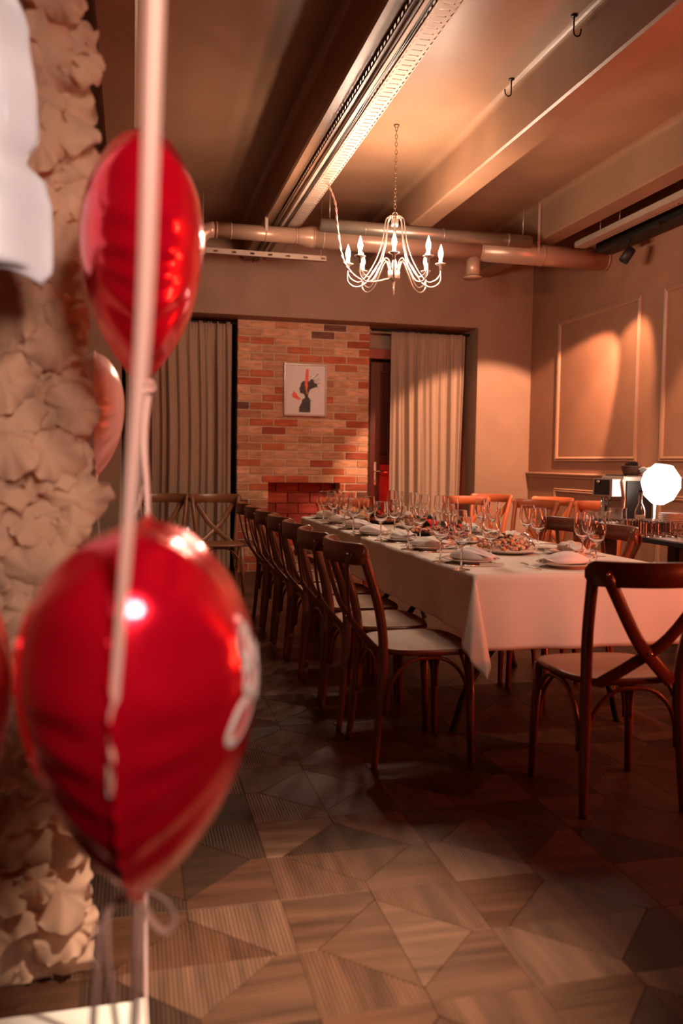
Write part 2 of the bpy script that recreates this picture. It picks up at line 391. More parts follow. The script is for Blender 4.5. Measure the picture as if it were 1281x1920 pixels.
# ------------------------------------------------------------ FIREPLACE (brick chimney breast)
fp = thing('fireplace', 'brick chimney breast with an open firebox on the back wall', 'fireplace', (1.794, 9.03, 0))
OX, OY = 1.794, 9.03
core = MB()
def cb(a, b): core.box((a[0]-OX, a[1]-OY, a[2]), (b[0]-OX, b[1]-OY, b[2]))
X0, X1, FY, OX0, OX1, OZ, HZ = 1.076, 2.512, 9.03, 1.413, 2.198, .949, .25
cb((X0+.004, FY+.006, 0), (OX0-.004, YB-.001, 2.656)); cb((OX1+.004, FY+.006, 0), (X1-.004, YB-.001, 2.656)); cb((OX0-.004, FY+.006, OZ+.004), (OX1+.004, YB-.001, 2.656))
cb((OX0-.004, 9.30, 0), (OX1+.004, YB-.001, OZ+.01)); cb((OX0-.004, FY+.01, 0), (OX1+.004, 9.30, HZ-.02))
core.obj('mortar', MORTAR, fp)
PH, PW, jt = .0858, .262, .013
rb = random.Random(11)
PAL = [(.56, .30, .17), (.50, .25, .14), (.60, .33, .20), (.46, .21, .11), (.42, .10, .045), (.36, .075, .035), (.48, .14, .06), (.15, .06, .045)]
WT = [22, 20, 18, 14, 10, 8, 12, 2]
BR = {}
def brick(x0, x1, z0, z1, y=FY, d=.06, pal=PAL, wt=WT, parent=fp, rotside=False, name='brick'):
    w = round(x1-x0, 3); h = round(z1-z0, 3)
    if w < .02: return
    k = (w, h, d)
    if k not in BR: BR[k] = MB().box((-w/2, 0, -h/2), (w/2, d, h/2), .004).mesh('brick', BRICKM)
    c = rb.choices(pal, wt)[0]; f = rb.uniform(.85, 1.15)
    o = inst(BR[k], name, parent, ((x0+x1)/2-OX, y-OY-rb.uniform(0, .005), (z0+z1)/2), 0, [q*f for q in c])
    o.rotation_euler.z = rb.uniform(-.004, .004)
def course(xa, xb, z0, z1, off, **k):
    x = X0+off-PW
    while x < xb:
        a, b = max(x+jt/2, xa), min(x+PW-jt/2, xb)
        if b-a > .025: brick(a, b, z0+jt/2, z1-jt/2, **k)
        x += PW
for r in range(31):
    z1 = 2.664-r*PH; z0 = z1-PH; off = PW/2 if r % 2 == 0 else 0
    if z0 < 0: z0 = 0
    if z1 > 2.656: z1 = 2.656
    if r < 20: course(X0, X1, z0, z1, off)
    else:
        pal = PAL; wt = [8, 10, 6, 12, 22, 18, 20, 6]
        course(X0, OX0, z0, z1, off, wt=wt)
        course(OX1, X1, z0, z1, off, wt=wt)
# firebox lining
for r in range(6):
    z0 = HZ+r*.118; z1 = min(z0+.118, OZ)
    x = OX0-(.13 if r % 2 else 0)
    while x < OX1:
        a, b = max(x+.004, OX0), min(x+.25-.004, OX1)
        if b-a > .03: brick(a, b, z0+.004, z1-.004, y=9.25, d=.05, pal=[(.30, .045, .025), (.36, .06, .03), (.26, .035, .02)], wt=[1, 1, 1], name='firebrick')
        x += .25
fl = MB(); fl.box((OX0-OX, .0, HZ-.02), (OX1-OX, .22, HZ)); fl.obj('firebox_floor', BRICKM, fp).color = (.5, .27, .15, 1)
# hearth
he = thing('hearth', 'low brick hearth step in front of the firebox', 'hearth', (1.794, 8.78, 0))
hc = MB(); hc.box((-.40, -.14, 0), (.42, .2399, .225)); hc.obj('mortar', MORTAR, he)
for r, (za, zb) in enumerate(((0, .08), (.08, .16), (.16, .235))):
    x = -.42-(.13 if r % 2 else 0)
    while x < .44:
        a, b = max(x+.005, -.42), min(x+.257, .44)
        if b-a > .03:
            w, h = round(b-a, 3), round(zb-za-.01, 3)
            me = MB().box((-w/2, 0, -h/2), (w/2, .06, h/2), .004).mesh('brick', BRICKM)
            inst(me, 'brick', he, ((a+b)/2, -.16, (za+zb)/2), 0, rb.choice(PAL[3:7]))
        x += .262
for i in range(7):
    me = BR.get('ht') or MB().box((-.056, -.19, -.012), (.056, .19, .012), .004).mesh('brick', BRICKM); BR['ht'] = me
    inst(me, 'brick', he, (-.36+i*.122, .035, .236), 0, rb.choice([(.55, .30, .18), (.5, .24, .13)]))
# small dark twigs on the hearth
tw = MB(); rt = random.Random(5)
for i in range(9):
    a = rt.uniform(0, 6.28); tw.tube([(0, 0, 0), (cos(a)*.05, sin(a)*.03, .035+rt.random()*.04), (cos(a)*.09, sin(a)*.04, .03+rt.random()*.07)], [.008, .006, .003], 6)
tag(tw.obj('twig_bundle', BLACKM, None, (1.50, 8.90, .252)), 'small dark twig decoration on the hearth', 'decoration')

# ------------------------------------------------------------ picture
pf = thing('picture_frame', 'framed portrait print hanging on the brick chimney breast', 'picture', (1.80, 9.018, 1.943))
w, h = .2335, .2785
m = MB()
for a, b in (((-w, -.022, -h), (w, 0, -h+.018)), ((-w, -.022, h-.018), (w, 0, h)), ((-w, -.022, -h+.018), (-w+.018, 0, h-.018)), ((w-.018, -.022, -h+.018), (w, 0, h-.018))): m.box(a, b, .003)
m.obj('frame', FRAME, pf)
MB().box((-w+.018, -.012, -h+.018), (w-.018, -.004, h-.018)).obj('print', PAPER, pf)
# artwork shapes from the print, in print coordinates (px of a 1281 crop of 140 px => metres)
def pp(x, y): return ((x-655)/1281*.1*8.27, -(y-662)/1281*.1*8.27)
def art(polys, name, mm, y):
    g = MB()
    for pl in polys: g.prism([pp(*q) for q in pl][::-1], y, y+.0008, 'Y')
    o = g.obj(name, mm, pf, fixn=True); return o
art([[(640,510),(600,525),(575,565),(572,600),(548,632),(560,645),(552,660),(566,672),(560,690),(575,718),(620,722),(640,745),(648,790),(600,825),(598,860),(552,950),(552,1028),(742,1028),(742,930),(745,850),(730,800),(700,770),(712,700),(735,650),(790,625),(855,600),(860,565),(800,535),(785,475),(745,480),(715,520),(680,508)]], 'silhouette', INK, -.0130)
art([[(785,480),(800,470),(875,390),(862,385)],[(790,540),(900,495),(905,485),(800,528)],[(800,560),(900,548),(903,540),(820,548)],[(800,600),(885,618),(885,612),(820,598)],[(780,520),(895,460),(900,452),(790,505)],[(740,820),(778,832),(745,838)],[(735,432),(748,432),(748,445),(735,445)]], 'ink_splash', INK, -.0132)
art([[(658,318),(708,318),(706,520),(650,520)],[(650,520),(690,520),(700,600),(680,660),(700,720),(680,730),(650,620),(640,560)]], 'coral_stripe', INKR, -.0142)
art([[(465,675),(430,740),(435,770),(460,795),(545,828),(582,810),(570,790),(548,785),(510,730),(478,700)]], 'coral_patch', INKR, -.0138)

# ------------------------------------------------------------ curtains
def curtain(x0, x1, z1, y, seed, label, folds, taper=.0):
    r = random.Random(seed); ph = [r.uniform(0, 6.28) for _ in range(8)]
    t = thing('curtain', label, 'curtain', ((x0+x1)/2, y, 0)); xc = (x0+x1)/2
    def fn(u, v):
        z = .02+v*(z1-.02); u2 = u+.012*sin(6*v+ph[0])*sin(pi*u)
        amp = (.040+.016*sin(9*u+ph[6]))*(1-v**7*.62)
        d = amp*(.62*sin(2*pi*folds*u2+ph[1]+.6*sin(2*pi*u*2+ph[2]))+.3*sin(2*pi*folds*1.73*u2+ph[3]+1.2*v)+.28*sin(2*pi*folds*.37*u+ph[4]-1.5*v)); d = max(-.085, min(.075, d))
        if v > .955: d += .006*sin(2*pi*folds*3.1*u+ph[5])
        x = x0+(x1-x0)*u; x = xc+(x-xc)*(1-taper*(1-v)*(1 if u > .5 else .2))
        return (x-xc, d, z)
    MB().grid(int(folds*26), 30, fn).obj('fabric', CURT, t, solid=.003)
    return t
curtain(-.06, 1.015, 2.618, 9.02, 4, 'taupe curtain left of the brick chimney breast', 11)
curtain(2.74, 3.60, 2.605, 8.98, 9, 'taupe curtain right of the brick chimney, half over the door', 9, .09)
for (a, b, y, z, lb) in ((-.098, 1.07, 9.02, 2.612, 'black curtain rod left of the brick chimney breast'), (2.515, 3.653, 8.98, 2.612, 'black curtain rod right of the brick chimney breast')):
    m = MB().tube([(a, y, z), (b, y, z)], .011, 10); tag(m.obj('curtain_rod', BLACKM), lb, 'rod')

# ------------------------------------------------------------ ducts
dt = thing('ventilation_duct', 'taupe painted round ventilation duct across the back wall', 'duct', (0, 7.25, 3.09))
def ring(x, r): return MB().tube([(x-.006, 0, 0), (x-.004, 0, 0), (x+.004, 0, 0), (x+.006, 0, 0)], [r, r+.005, r+.005, r], 28)
MB().tube([(.66, 0, 0), (1.36, 0, 0)], .064, 28).obj('pipe', DUCT, dt)
MB().tube([(1.36, 0, 0), (1.37, 0, 0), (1.47, 0, 0), (1.50, 0, 0)], [.064, .066, .09, .09], 28).obj('reducer', DUCT, dt)
MB().tube([(1.50, 0, 0), (3.02, 0, 0)], .0905, 28).obj('pipe', DUCT, dt)
MB().tube([(3.02, 0, 0), (3.6, 0, 0), (4.289, 0, 0)], [.094, .095, .095], 28).obj('pipe', DUCT, dt)
el = [(.66, 0, 0)]+[(.66-.13*sin(a), 0, -.13*(1-cos(a))) for a in [k*pi/2/7 for k in range(1, 8)]]+[(.53, 0, -.2)]
MB().tube(el, .064, 24).obj('elbow', DUCT, dt)
for x, r in ((.68, .064), (.80, .064), (1.09, .064), (1.35, .064), (1.50, .0905), (1.58, .0905), (3.02, .094), (3.62, .095), (4.27, .095)): ring(x, r).obj('joint_ring', DUCT, dt)
st = MB(); st.tube([(2.965, 0, -.07), (2.965, 0, -.235)], .062, 24, cap=False)
st.tube([(2.965, 0, -.225), (2.965, 0, -.24), (2.965, 0, -.25), (2.965, 0, -.245)], [.062, .082, .088, .05], 28, cap=False); st.obj('outlet', DUCT, dt, solid=.002)
for x in (1.09, 3.55):
    s_ = MB(); s_.box((x-.012, -.0675 if x < 2 else -.098, 0), (x+.012, -.066 if x < 2 else -.0965, .435)); s_.obj('hanger_strap', TRAYM, dt)
d2 = thing('ventilation_duct', 'bare grey metal duct behind and above the painted duct', 'duct', (0, 7.06, 3.145))
MB().tube([(1.52, 0, 0), (3.42, 0, 0)], .055, 24).obj('pipe', GALV, d2)
for x in (1.9, 2.6, 3.2): ring(x, .055).obj('joint_ring', GALV, d2)
for x in (1.6, 3.35): MB().tube([(x, 0, .05), (x, 0, .386)], .004, 6).obj('hanger_rod', GALV, d2)

# ------------------------------------------------------------ cable trays (real perforations)
def perf(length, cols, pitch, f):
    """cols: (u0,u1,hole_len or 0, phase); f(u, s) -> point"""
    m = MB()
    for u0, u1, hl, phs in cols:
        if not hl: seg = [(0, length)]
        else:
            seg = []; s = 0; k = phs*pitch-hl/2
            while k < length:
                if k > s: seg.append((s, k))
                s = k+hl; k += pitch
            if s < length: seg.append((s, length))
        for a, b in seg: m.add([f(u0, a), f(u1, a), f(u1, b), f(u0, b)], [(0, 1, 2, 3)])
    return m
Lt = 5.9; y0t = 2.75
ct = thing('cable_tray', 'perforated metal cable tray under the ceiling beside the first beam', 'cable tray', (1.30, y0t, 3.2))
perf(Lt, [(0, .006, 0, 0), (.006, .013, .030, 0), (.013, .03, 0, 0), (.03, .082, .010, .5), (.082, .097, 0, 0), (.097, .104, .030, 0), (.104, .110, 0, 0)], .055, lambda u, s: (u, s, 0)).obj('tray_bottom', TRAYM, ct, solid=.0015)
perf(Lt, [(0, .012, 0, 0), (.012, .028, .034, .3), (.028, .05, 0, 0)], .055, lambda u, s: (0, s, u)).obj('tray_side', TRAYM, ct, solid=.0015)
perf(Lt, [(0, .012, 0, 0), (.012, .028, .034, .3), (.028, .05, 0, 0)], .055, lambda u, s: (.11, s, u)).obj('tray_side', TRAYM, ct, solid=.0015)
for y in (1.9, 3.9): MB().box((.0, y, -.002), (.11, y+.006, 0)).obj('joint_plate', TRAYM, ct)
c2 = thing('cable_ladder', 'dark perforated cable channel between the first beam and the metal tray', 'cable tray', (1.17, y0t, 3.197))
perf(Lt, [(0, .012, 0, 0), (.012, .03, .032, .3), (.03, .045, 0, 0), (.045, .065, .034, .8), (.065, .08, 0, 0)], .055, lambda u, s: (.0, s, u-.04)).obj('channel_side', TRAYD, c2, solid=.0015)
perf(Lt, [(0, .02, 0, 0), (.02, .05, .03, .3), (.05, .11, 0, 0)], .055, lambda u, s: (u, s, .04)).obj('channel_top', TRAYD, c2, solid=.0015)
MB().box((.055, 0, -.025), (.078, Lt, -.012), .002).obj('rail', TRAYM, c2)
for k in range(3): MB().tube([(.09+k*.008, i*.3, -.005+.006*sin(i*2.1+k)) for i in range(20)], .006, 6).obj('cable', BLACKP, c2)
c3 = thing('cable_tray', 'perforated metal cable tray hanging along the right wall', 'cable tray', (3.865, 2.0, 3.135))
perf(5.08, [(0, .075, 0, 0), (.075, .086, .034, 0), (.086, .105, 0, 0)], .055, lambda u, s: (u, s, 0)).obj('tray_bottom', TRAYM, c3, solid=.0015)
MB().box((.0, 0, 0), (.0015, 5.08, .05)).obj('tray_side', TRAYM, c3); MB().box((.1035, 0, 0), (.105, 5.08, .05)).obj('tray_side', TRAYM, c3)
for y in (1.2, 4.4, 4.7): MB().tube([(.03, y, .0), (.03, y, .395)], .004, 6).obj('hanger_rod', TRAYM, c3)
bt = tag(MB().box((4.10, 2.0, 3.11), (4.245, 7.12, 3.20), .004).obj('black_strip_box', BLACKM), 'long black box along the top of the right wall', 'duct')  # plain black box along the dark strip between tray and wall
hr = MB()
perf_f = perf(1.15, [(0, .012, 0, 0), (.012, .03, .04, 0), (.03, .045, 0, 0)], .16, lambda u, s: (.55+s, 7.62, 2.985+u))
tag(perf_f.obj('strut_channel', TRAYM, solid=.003), 'slotted cross bar beneath the duct at the back', 'channel')
perf(1.15, [(0, .01, 0, 0), (.01, .018, .03, 0), (.018, .04, 0, 0)], .07, lambda u, s: (.55+s, 7.62-u, 2.975)).obj('flange', mat('rust_primer', (.16, .05, .035), .6), bpy.data.objects['strut_channel'], solid=.002)

for x in (.6, 1.65): MB().tube([(x, 7.62, 3.02), (x, 7.62, ZC)], .004, 6).obj('hanger_rod', TRAYM, bpy.data.objects['strut_channel'])
# track light with spots
tk = tag(MB().box((4.02, 6.05, 3.075), (4.055, 6.95, 3.105), .003).obj('light_track', BLACKM), 'short black light track below the right cable tray', 'track')
for y in (6.2, 6.8): MB().box((4.03, y, 3.10), (4.115, y+.03, 3.115)).obj('bracket', BLACKM, tk)
def spot(label, x, y, z, tgt):
    t = thing('track_spotlight', label, 'spotlight', (x, y, z))
    MB().box((-.018, -.09, -.035), (.018, .09, 0), .003).obj('adapter', BLACKM, t)
    MB().tube([(0, -.06, -.035), (0, -.06, -.075)], .006, 8).obj('stem', STEEL, t)
    d = Vector(tgt).normalized(); q = Vector((0, 0, -1)).rotation_difference(d).to_matrix().to_4x4()
    mm = Matrix.Translation((0, -.06, -.12)) @ q
    h_ = MB(); h_.lathe([(0, .055), (.036, .055), (.042, .05), (.042, -.07), (.036, -.07), (.034, -.03), (0, -.02)], 24, mtx=mm); h_.obj('housing', BLACKM, t)
    return t
spot('black cylindrical spotlight on the track by the right wall', 4.037, 6.55, 3.075, (-.5, .15, -.85))
# ceiling hooks
for x, y, k, lb in ((2.245, 4.19, 1, 'black iron hook in the ceiling nearer the camera'), (2.25, 4.96, -1, 'black iron hook in the ceiling nearer the chandelier')):
    m = MB(); m.lathe([(0, 0), (.018, 0), (.018, -.006), (0, -.008)], 12)
    m.tube([(0, 0, 0), (0, 0, -.085)]+[(k*.02*(1-cos(a)), 0, -.085-.02*sin(a)) for a in (.5, 1, 1.6, 2.2, 2.8)]+[(k*.042, 0, -.065)], .0042, 8)
    tag(m.obj('ceiling_hook', BLACKM, None, (x, y, ZC)), lb, 'hook')

# ------------------------------------------------------------ chandelier
ZH = 2.895
ch = thing('chandelier', 'silver eight-arm chandelier with lit candle bulbs on a chain', 'chandelier', (CX, CY, 0), radians(-17.3))
cn = MB(); z = ZC-.012; k = 0
cn.lathe([(0, ZC), (.02, ZC), (.018, ZC-.012), (0, ZC-.014)], 12)
while z > ZH+.03:
    pts = [(.0085*cos(a), 0, -.015+.017*sin(a)) for a in [i*2*pi/10 for i in range(11)]]
    cn.tube([Vector(p)+Vector((0, 0, z)) for p in pts], .0022, 5, cap=False, mtx=Matrix.Rotation(k*pi/2, 4, 'Z')); z -= .0265; k += 1
cn.obj('chain', CHAINM, ch)
hb = MB(); hb.lathe([(0, ZH-.06), (.022, ZH-.06), (.026, ZH-.055), (.026, ZH-.015), (.022, ZH-.01), (0, ZH-.01)], 20); hb.tube([(0, 0, ZH-.01), (0, 0, ZH+.02)], .006, 8)
hb.tube([(.018*cos(a), 0, ZH+.022+.014*sin(a)) for a in [i*2*pi/12 for i in range(13)]], .0035, 6, cap=False)
hb.obj('crown', CHROME, ch)
MB().tube([(0, 0, ZH-.06), (0, 0, 2.52)], .009, 10).obj('stem', CHROME, ch)
hu = MB(); hu.lathe([(0, 2.53), (.035, 2.53), (.042, 2.52), (.042, 2.475), (.036, 2.468), (.014, 2.458), (.010, 2.44), (.006, 2.42), (.008, 2.41), (.003, 2.365), (0, 2.362)], 24); hu.obj('hub', CHROME, ch)
for i in range(8):
    a = i*pi/4; ca, sa = cos(a), sin(a); r8 = .325
    def rp(r, z): return (r*ca, r*sa, z)
    am = MB(); am.tube(bez([rp(.03, 2.50), rp(.05, 2.585), rp(.09, 2.60), rp(.14, 2.53), rp(.20, 2.44), rp(.27, 2.415), rp(.325, 2.455), rp(r8, 2.53)], 6), .0055, 8)
    arm = am.obj('arm', CHROME, ch)
    MB().tube(bez([rp(.012, ZH-.03), rp(.03, ZH+.005), rp(.058, ZH-.005), rp(.07, ZH-.06), rp(.085, 2.74), rp(.125, 2.61), rp(.18, 2.51), rp(.24, 2.45), rp(.30, 2.47), rp(.33, 2.52)], 5), .004, 6).obj('upper_rod', CHROME, arm)
    MB().lathe([(0, 2.53), (.010, 2.53), (.012, 2.56), (.02, 2.566), (.038, 2.575), (.036, 2.578), (.012, 2.574), (0, 2.574)], 20, rp(r8, 0)).obj('drip_pan', CHROME, arm)
    MB().lathe([(0, 2.572), (.012, 2.574), (.012, 2.612), (0, 2.614)], 14, rp(r8, 0)).obj('candle_sleeve', SLEEVE, arm)
    MB().lathe([(0, 2.612), (.010, 2.614), (.0165, 2.633), (.0175, 2.648), (.014, 2.668), (.007, 2.69), (.003, 2.705), (0, 2.712)], 14, rp(r8, 0)).obj('bulb', BULB, arm)
    wp = Matrix.Rotation(radians(-17.3), 4, 'Z') @ Vector(rp(r8, 2.65))
    light('bulb_light', 'POINT', (CX+wp.x, CY+wp.y, 2.655), 37, WARM, None, .027)
# note: lamps sit inside the bulbs; bulb surface must let the light through
wire = bez([(1.40, 6.22, 3.2), (1.385, 5.95, 3.0), (1.375, 5.83, 2.82), (1.41, 5.83, 2.62), (1.46, 5.83, 2.52), (1.54, 5.84, 2.46), (1.62, 5.83, 2.44), (1.745, 5.83, 2.47)], 10)
m = MB()
for s_ in (0, pi): m.tube([p+Vector((.0045*cos(i*.9+s_), .0045*sin(i*.9+s_), 0)) for i, p in enumerate(wire)], .0042, 6)
tag(m.obj('twisted_cord', RIBB), 'twisted electric cord swagged from the cable tray to the chandelier', 'cord')

# ------------------------------------------------------------ chairs
def chair_proto(wood, seatm):
    t = thing('cross_back_chair', 'chair', 'chair')
    for sx in (-1, 1):
        MB().tube(bez([(sx*.186, -.235, 0), (sx*.178, -.215, .22), (sx*.172, -.20, .44), (sx*.185, -.225, .62), (sx*.205, -.285, .80), (sx*.208, -.30, .855)], 5),
                  [.0125]*1+[.0125+.006*min(1, i/8) for i in range(1, 26)], 10, flat=1.1).obj('leg', wood, t)
        MB().tube([(sx*.200, .160, 0), (sx*.195, .155, .22), (sx*.185, .150, .44)], [.0125, .0165, .0185], 10).obj('leg', wood, t)
    # seat: rounded trapezoid, dished
    def out(a):
        x = cos(a); y = sin(a); e = 3.6
        k = (abs(x)**e+abs(y)**e)**(-1/e); x, y = x*k, y*k
        return x*(.208+.018*y), y*.198-.005
    sm = MB(); n = 40
    rings = []
    def rg(sc, z, dish=0): rings.append([(out(2*pi*i/n)[0]*sc, out(2*pi*i/n)[1]*sc-.003, z-dish) for i in range(n)])
    rg(.95, .436); rg(1, .44); rg(1.005, .452); rg(.985, .461); rg(.9, .461, .002); rg(.6, .461, .007); rg(.3, .461, .009)
    vs = [p for r in rings for p in r]+[(0, 0, .452), (0, 0, .436)]
    fs = [(k*n+i, k*n+(i+1) % n, (k+1)*n+(i+1) % n, (k+1)*n+i) for k in range(len(rings)-1) for i in range(n)]
    fs += [((len(rings)-1)*n+i, (len(rings)-1)*n+(i+1) % n, len(rings)*n) for i in range(n)]+[((i+1) % n, i, len(rings)*n+1) for i in range(n)]
    mi = []
    for k in range(len(rings)-1): mi += [0 if k < 3 else 1]*n
    mi += [1]*n+[0]*n
    sm.add(vs, fs, True); sm.mi = mi
    sm.obj('seat', [wood, seatm], t)
    # curved top rail, ends wrap forward
    rm = MB(); nn = 36; vs = []; W_ = .226
    for i in range(nn+1):
        u = -1+2*i/nn; x = W_*sin(u*1.28)/sin(1.28); y = -.285-.095*(cos(u*1.28)-cos(1.28))/(1-cos(1.28))
        tx, ty = cos(u*1.28)*W_, .095*sin(u*1.28)/(1-cos(1.28)); l = math.hypot(tx, ty); nx, ny = ty/l, -tx/l
        e_ = max(0, (abs(u)-.84)/.16); hh = .041*max(.35, math.sqrt(max(0, 1-e_*e_))); zc = .836
        for dn, dz in ((.011, -.9), (.011, .9), (.006, 1), (-.006, 1), (-.011, .9), (-.011, -.9), (-.006, -1), (.006, -1)):
            vs.append((x+nx*dn, y+ny*dn, zc+dz*hh))
    m8 = 8
    fs = [(i*m8+k, (i+1)*m8+k, (i+1)*m8+(k+1) % m8, i*m8+(k+1) % m8) for i in range(nn) for k in range(m8)]+[tuple(range(m8)), tuple(nn*m8+k for k in range(m8))[::-1]]
    rm.add(vs, fs, True); ro = rm.obj('top_rail', wood, t, fixn=True)
    for sx in (-1, 1): MB().lathe([(0, .0), (.008, .0), (.007, .004), (0, .006)], 10, mtx=Matrix.Translation((sx*.188, -.354, .838)) @ Matrix.Rotation(pi/2, 4, 'X')).obj('bolt', STEEL, ro)
    for sx in (-1, 1):
        pts = bez([(sx*.19, -.343, .845), (sx*.165, -.350, .79), (sx*.06, -.315+(.004*sx), .62), (-sx*.045, -.262+(.004*sx), .52), (-sx*.125, -.215, .455), (-sx*.135, -.208, .44)], 5)
        MB().tube(pts, .0225, 8, flat=.3, up=(0, 1, 0)).obj('cross_bar', wood, t)
    MB().lathe([(0, .0), (.007, .0), (.006, .004), (0, .006)], 10, mtx=Matrix.Translation((0, -.302, .567)) @ Matrix.Rotation(pi/2, 4, 'X')).obj('bolt', STEEL, t)
    # bentwood arches
    def arch(p, q, ztop=.425, zb=.215, r=.008):
        p, q = Vector(p), Vector(q); pts = []
        for u, zz in ((0, zb), (.02, .30), (.09, .36), (.22, .405), (.36, ztop), (.5, ztop+.002), (.64, ztop), (.78, .405), (.91, .36), (.98, .30), (1, zb)):
            v = p.lerp(q, u); pts.append((v.x, v.y, zz))
        return MB().tube(bez(pts, 3), r, 8)
    arch((-.165, -.205, 0), (.165, -.205, 0)).obj('arch_brace', wood, t); arch((-.175, .155, 0), (.175, .155, 0)).obj('arch_brace', wood, t)
    arch((-.19, -.19, 0), (-.195, .145, 0)).obj('arch_brace', wood, t); arch((.19, -.19, 0), (.195, .145, 0)).obj('arch_brace', wood, t)
    return t
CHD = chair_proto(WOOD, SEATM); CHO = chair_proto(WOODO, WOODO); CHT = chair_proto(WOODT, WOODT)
rc = random.Random(2)
names = ['nearest chair on the left side of the table, dark wood with pale seat', 'second chair from the camera on the left side of the table', 'third chair from the camera on the left side of the table',
         'fourth chair from the camera, middle of the left side of the table', 'fifth chair from the camera on the left side of the table', 'sixth chair from the camera on the left side of the table', 'farthest chair on the left side of the table, nearest the brick']
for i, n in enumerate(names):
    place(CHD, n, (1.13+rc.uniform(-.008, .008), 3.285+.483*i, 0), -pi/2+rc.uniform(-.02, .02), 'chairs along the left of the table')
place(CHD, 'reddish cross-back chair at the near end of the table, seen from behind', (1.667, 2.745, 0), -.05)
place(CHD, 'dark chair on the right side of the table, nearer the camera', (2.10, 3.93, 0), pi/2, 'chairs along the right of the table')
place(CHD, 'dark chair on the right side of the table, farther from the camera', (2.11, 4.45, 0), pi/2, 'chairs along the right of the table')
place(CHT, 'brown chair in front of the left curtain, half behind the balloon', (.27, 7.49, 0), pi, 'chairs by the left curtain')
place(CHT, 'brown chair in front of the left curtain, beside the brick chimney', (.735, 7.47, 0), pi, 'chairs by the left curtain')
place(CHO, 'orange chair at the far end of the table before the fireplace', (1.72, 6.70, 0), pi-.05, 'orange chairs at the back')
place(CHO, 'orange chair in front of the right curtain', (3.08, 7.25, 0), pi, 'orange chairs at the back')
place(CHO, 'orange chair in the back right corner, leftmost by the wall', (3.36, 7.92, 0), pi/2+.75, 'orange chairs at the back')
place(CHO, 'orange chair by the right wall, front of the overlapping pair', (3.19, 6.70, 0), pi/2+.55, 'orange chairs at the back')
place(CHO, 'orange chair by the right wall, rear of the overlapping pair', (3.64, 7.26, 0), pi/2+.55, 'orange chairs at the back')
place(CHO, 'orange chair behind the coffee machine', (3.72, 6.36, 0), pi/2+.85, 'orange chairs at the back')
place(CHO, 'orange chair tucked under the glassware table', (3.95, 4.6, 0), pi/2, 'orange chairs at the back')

# ------------------------------------------------------------ table + cloth
TX0, TX1, TY0, TY1, TZ = 1.30, 2.26, 3.09, 6.57, .745
tb = thing('banquet_table', 'long folding banquet table under a white cloth', 'table', ((TX0+TX1)/2, (TY0+TY1)/2, 0))
ox, oy = (TX0+TX1)/2, (TY0+TY1)/2
MB().box((TX0-ox, TY0-oy, TZ-.035), (TX1-ox, TY1-oy, TZ-.004), .004).obj('tabletop', BLACKP, tb)
for yy in (TY0+.40, TY0+1.50, TY0+2.0, TY0+3.10):
    for sx in (-1, 1):
        y_ = yy-oy
        MB().tube(bez([(sx*.14, y_, .69), (sx*.14, y_, .52), (sx*.17, y_, .43), (sx*.34, y_-.02, .2), (sx*.40, y_-.02, .02), (sx*.42, y_-.02, 0)], 5), .016, 10).obj('leg', BLACKM, tb)
    MB().tube([(-.15, y_, .50), (.15, y_, .50)], .011, 8).obj('crossbar', BLACKM, tb)
    MB().tube([(0, y_, .5), (0, y_+.28*(1 if yy in (TY0+.40, TY0+2.0) else -1), .69)], .010, 8).obj('brace', BLACKM, tb)
# cloth: draped sheet, corners hang in folds
def cloth_pt(a, b, dropx, dropy):
    """a,b sheet coordinates outside/inside table rectangle"""
    x = min(max(a, TX0), TX1); y = min(max(b, TY0), TY1)
    ex = a-x; ey = b-y; e = 0
    if ex == 0 and ey == 0: return (x, y, TZ+.004)
    return None
cm = MB(); rd = .012
def cloth():
    nx, ny = 110, 230; DX, DY = .245, .305
    us = [TX0-DX+(TX1-TX0+2*DX)*i/(nx-1) for i in range(nx)]; vs_ = [TY0-DY+(TY1-TY0+2*DY)*j/(ny-1) for j in range(ny)]
    pts = []
    for a in us:
        for b in vs_:
            x = min(max(a, TX0), TX1); y = min(max(b, TY0), TY1); ex = a-x; ey = b-y
            d = math.hypot(ex, ey)
            if d < 1e-9:
                z = TZ+.004+.0012*sin(7*a+3*b)*sin(5*b)
                pts.append((a, b, z)); continue
            if ex and ey:       # corner: flap folds; hangs as a cone with two pleats
                q = math.atan2(abs(ey), abs(ex))/(pi/2); rr = d; w_ = rr/.39
                K = [(-.022, 0), (-.070, -.008), (-.080, -.045), (-.045, -.085), (.025, -.092), (.060, -.066), (.035, -.042), (.0, -.024)]
                f_ = q*(len(K)-1); k_ = min(int(f_), len(K)-2); g_ = f_-k_; g_ = g_*g_*(3-2*g_)
                kx = K[k_][0]*(1-g_)+K[k_+1][0]*g_; ky = K[k_][1]*(1-g_)+K[k_+1][1]*g_
                dx = (kx*w_-.006*(1-q))*(1 if ex < 0 else -1); dy = (ky*w_-.006*q)*(1 if ey < 0 else -1)
                z = TZ+.004-rr*1.03
                pts.append((x+dx, y+dy, z))
            else:
                s_ = b if ex else a
                w_ = d/.3
                fl = .006*min(1, d/.01)+.02*w_+w_*.011*sin(9*s_+1.3)*sin(3.1*s_)+w_*.006*sin(23*s_)
                z = TZ+.004-max(0, d-.006)
                if ex: pts.append((x+math.copysign(fl, ex), y, z))
                else: pts.append((x, y+math.copysign(fl, ey), z))
    fs = [(i*ny+j, (i+1)*ny+j, (i+1)*ny+j+1, i*ny+j+1) for i in range(nx-1) for j in range(ny-1)]
    cm.add([(p[0]-ox, p[1]-oy, p[2]) for p in pts], fs, True)
cloth()
tc_ = cm.obj('tablecloth', CLOTH, None, (ox, oy, 0), solid=.0015)
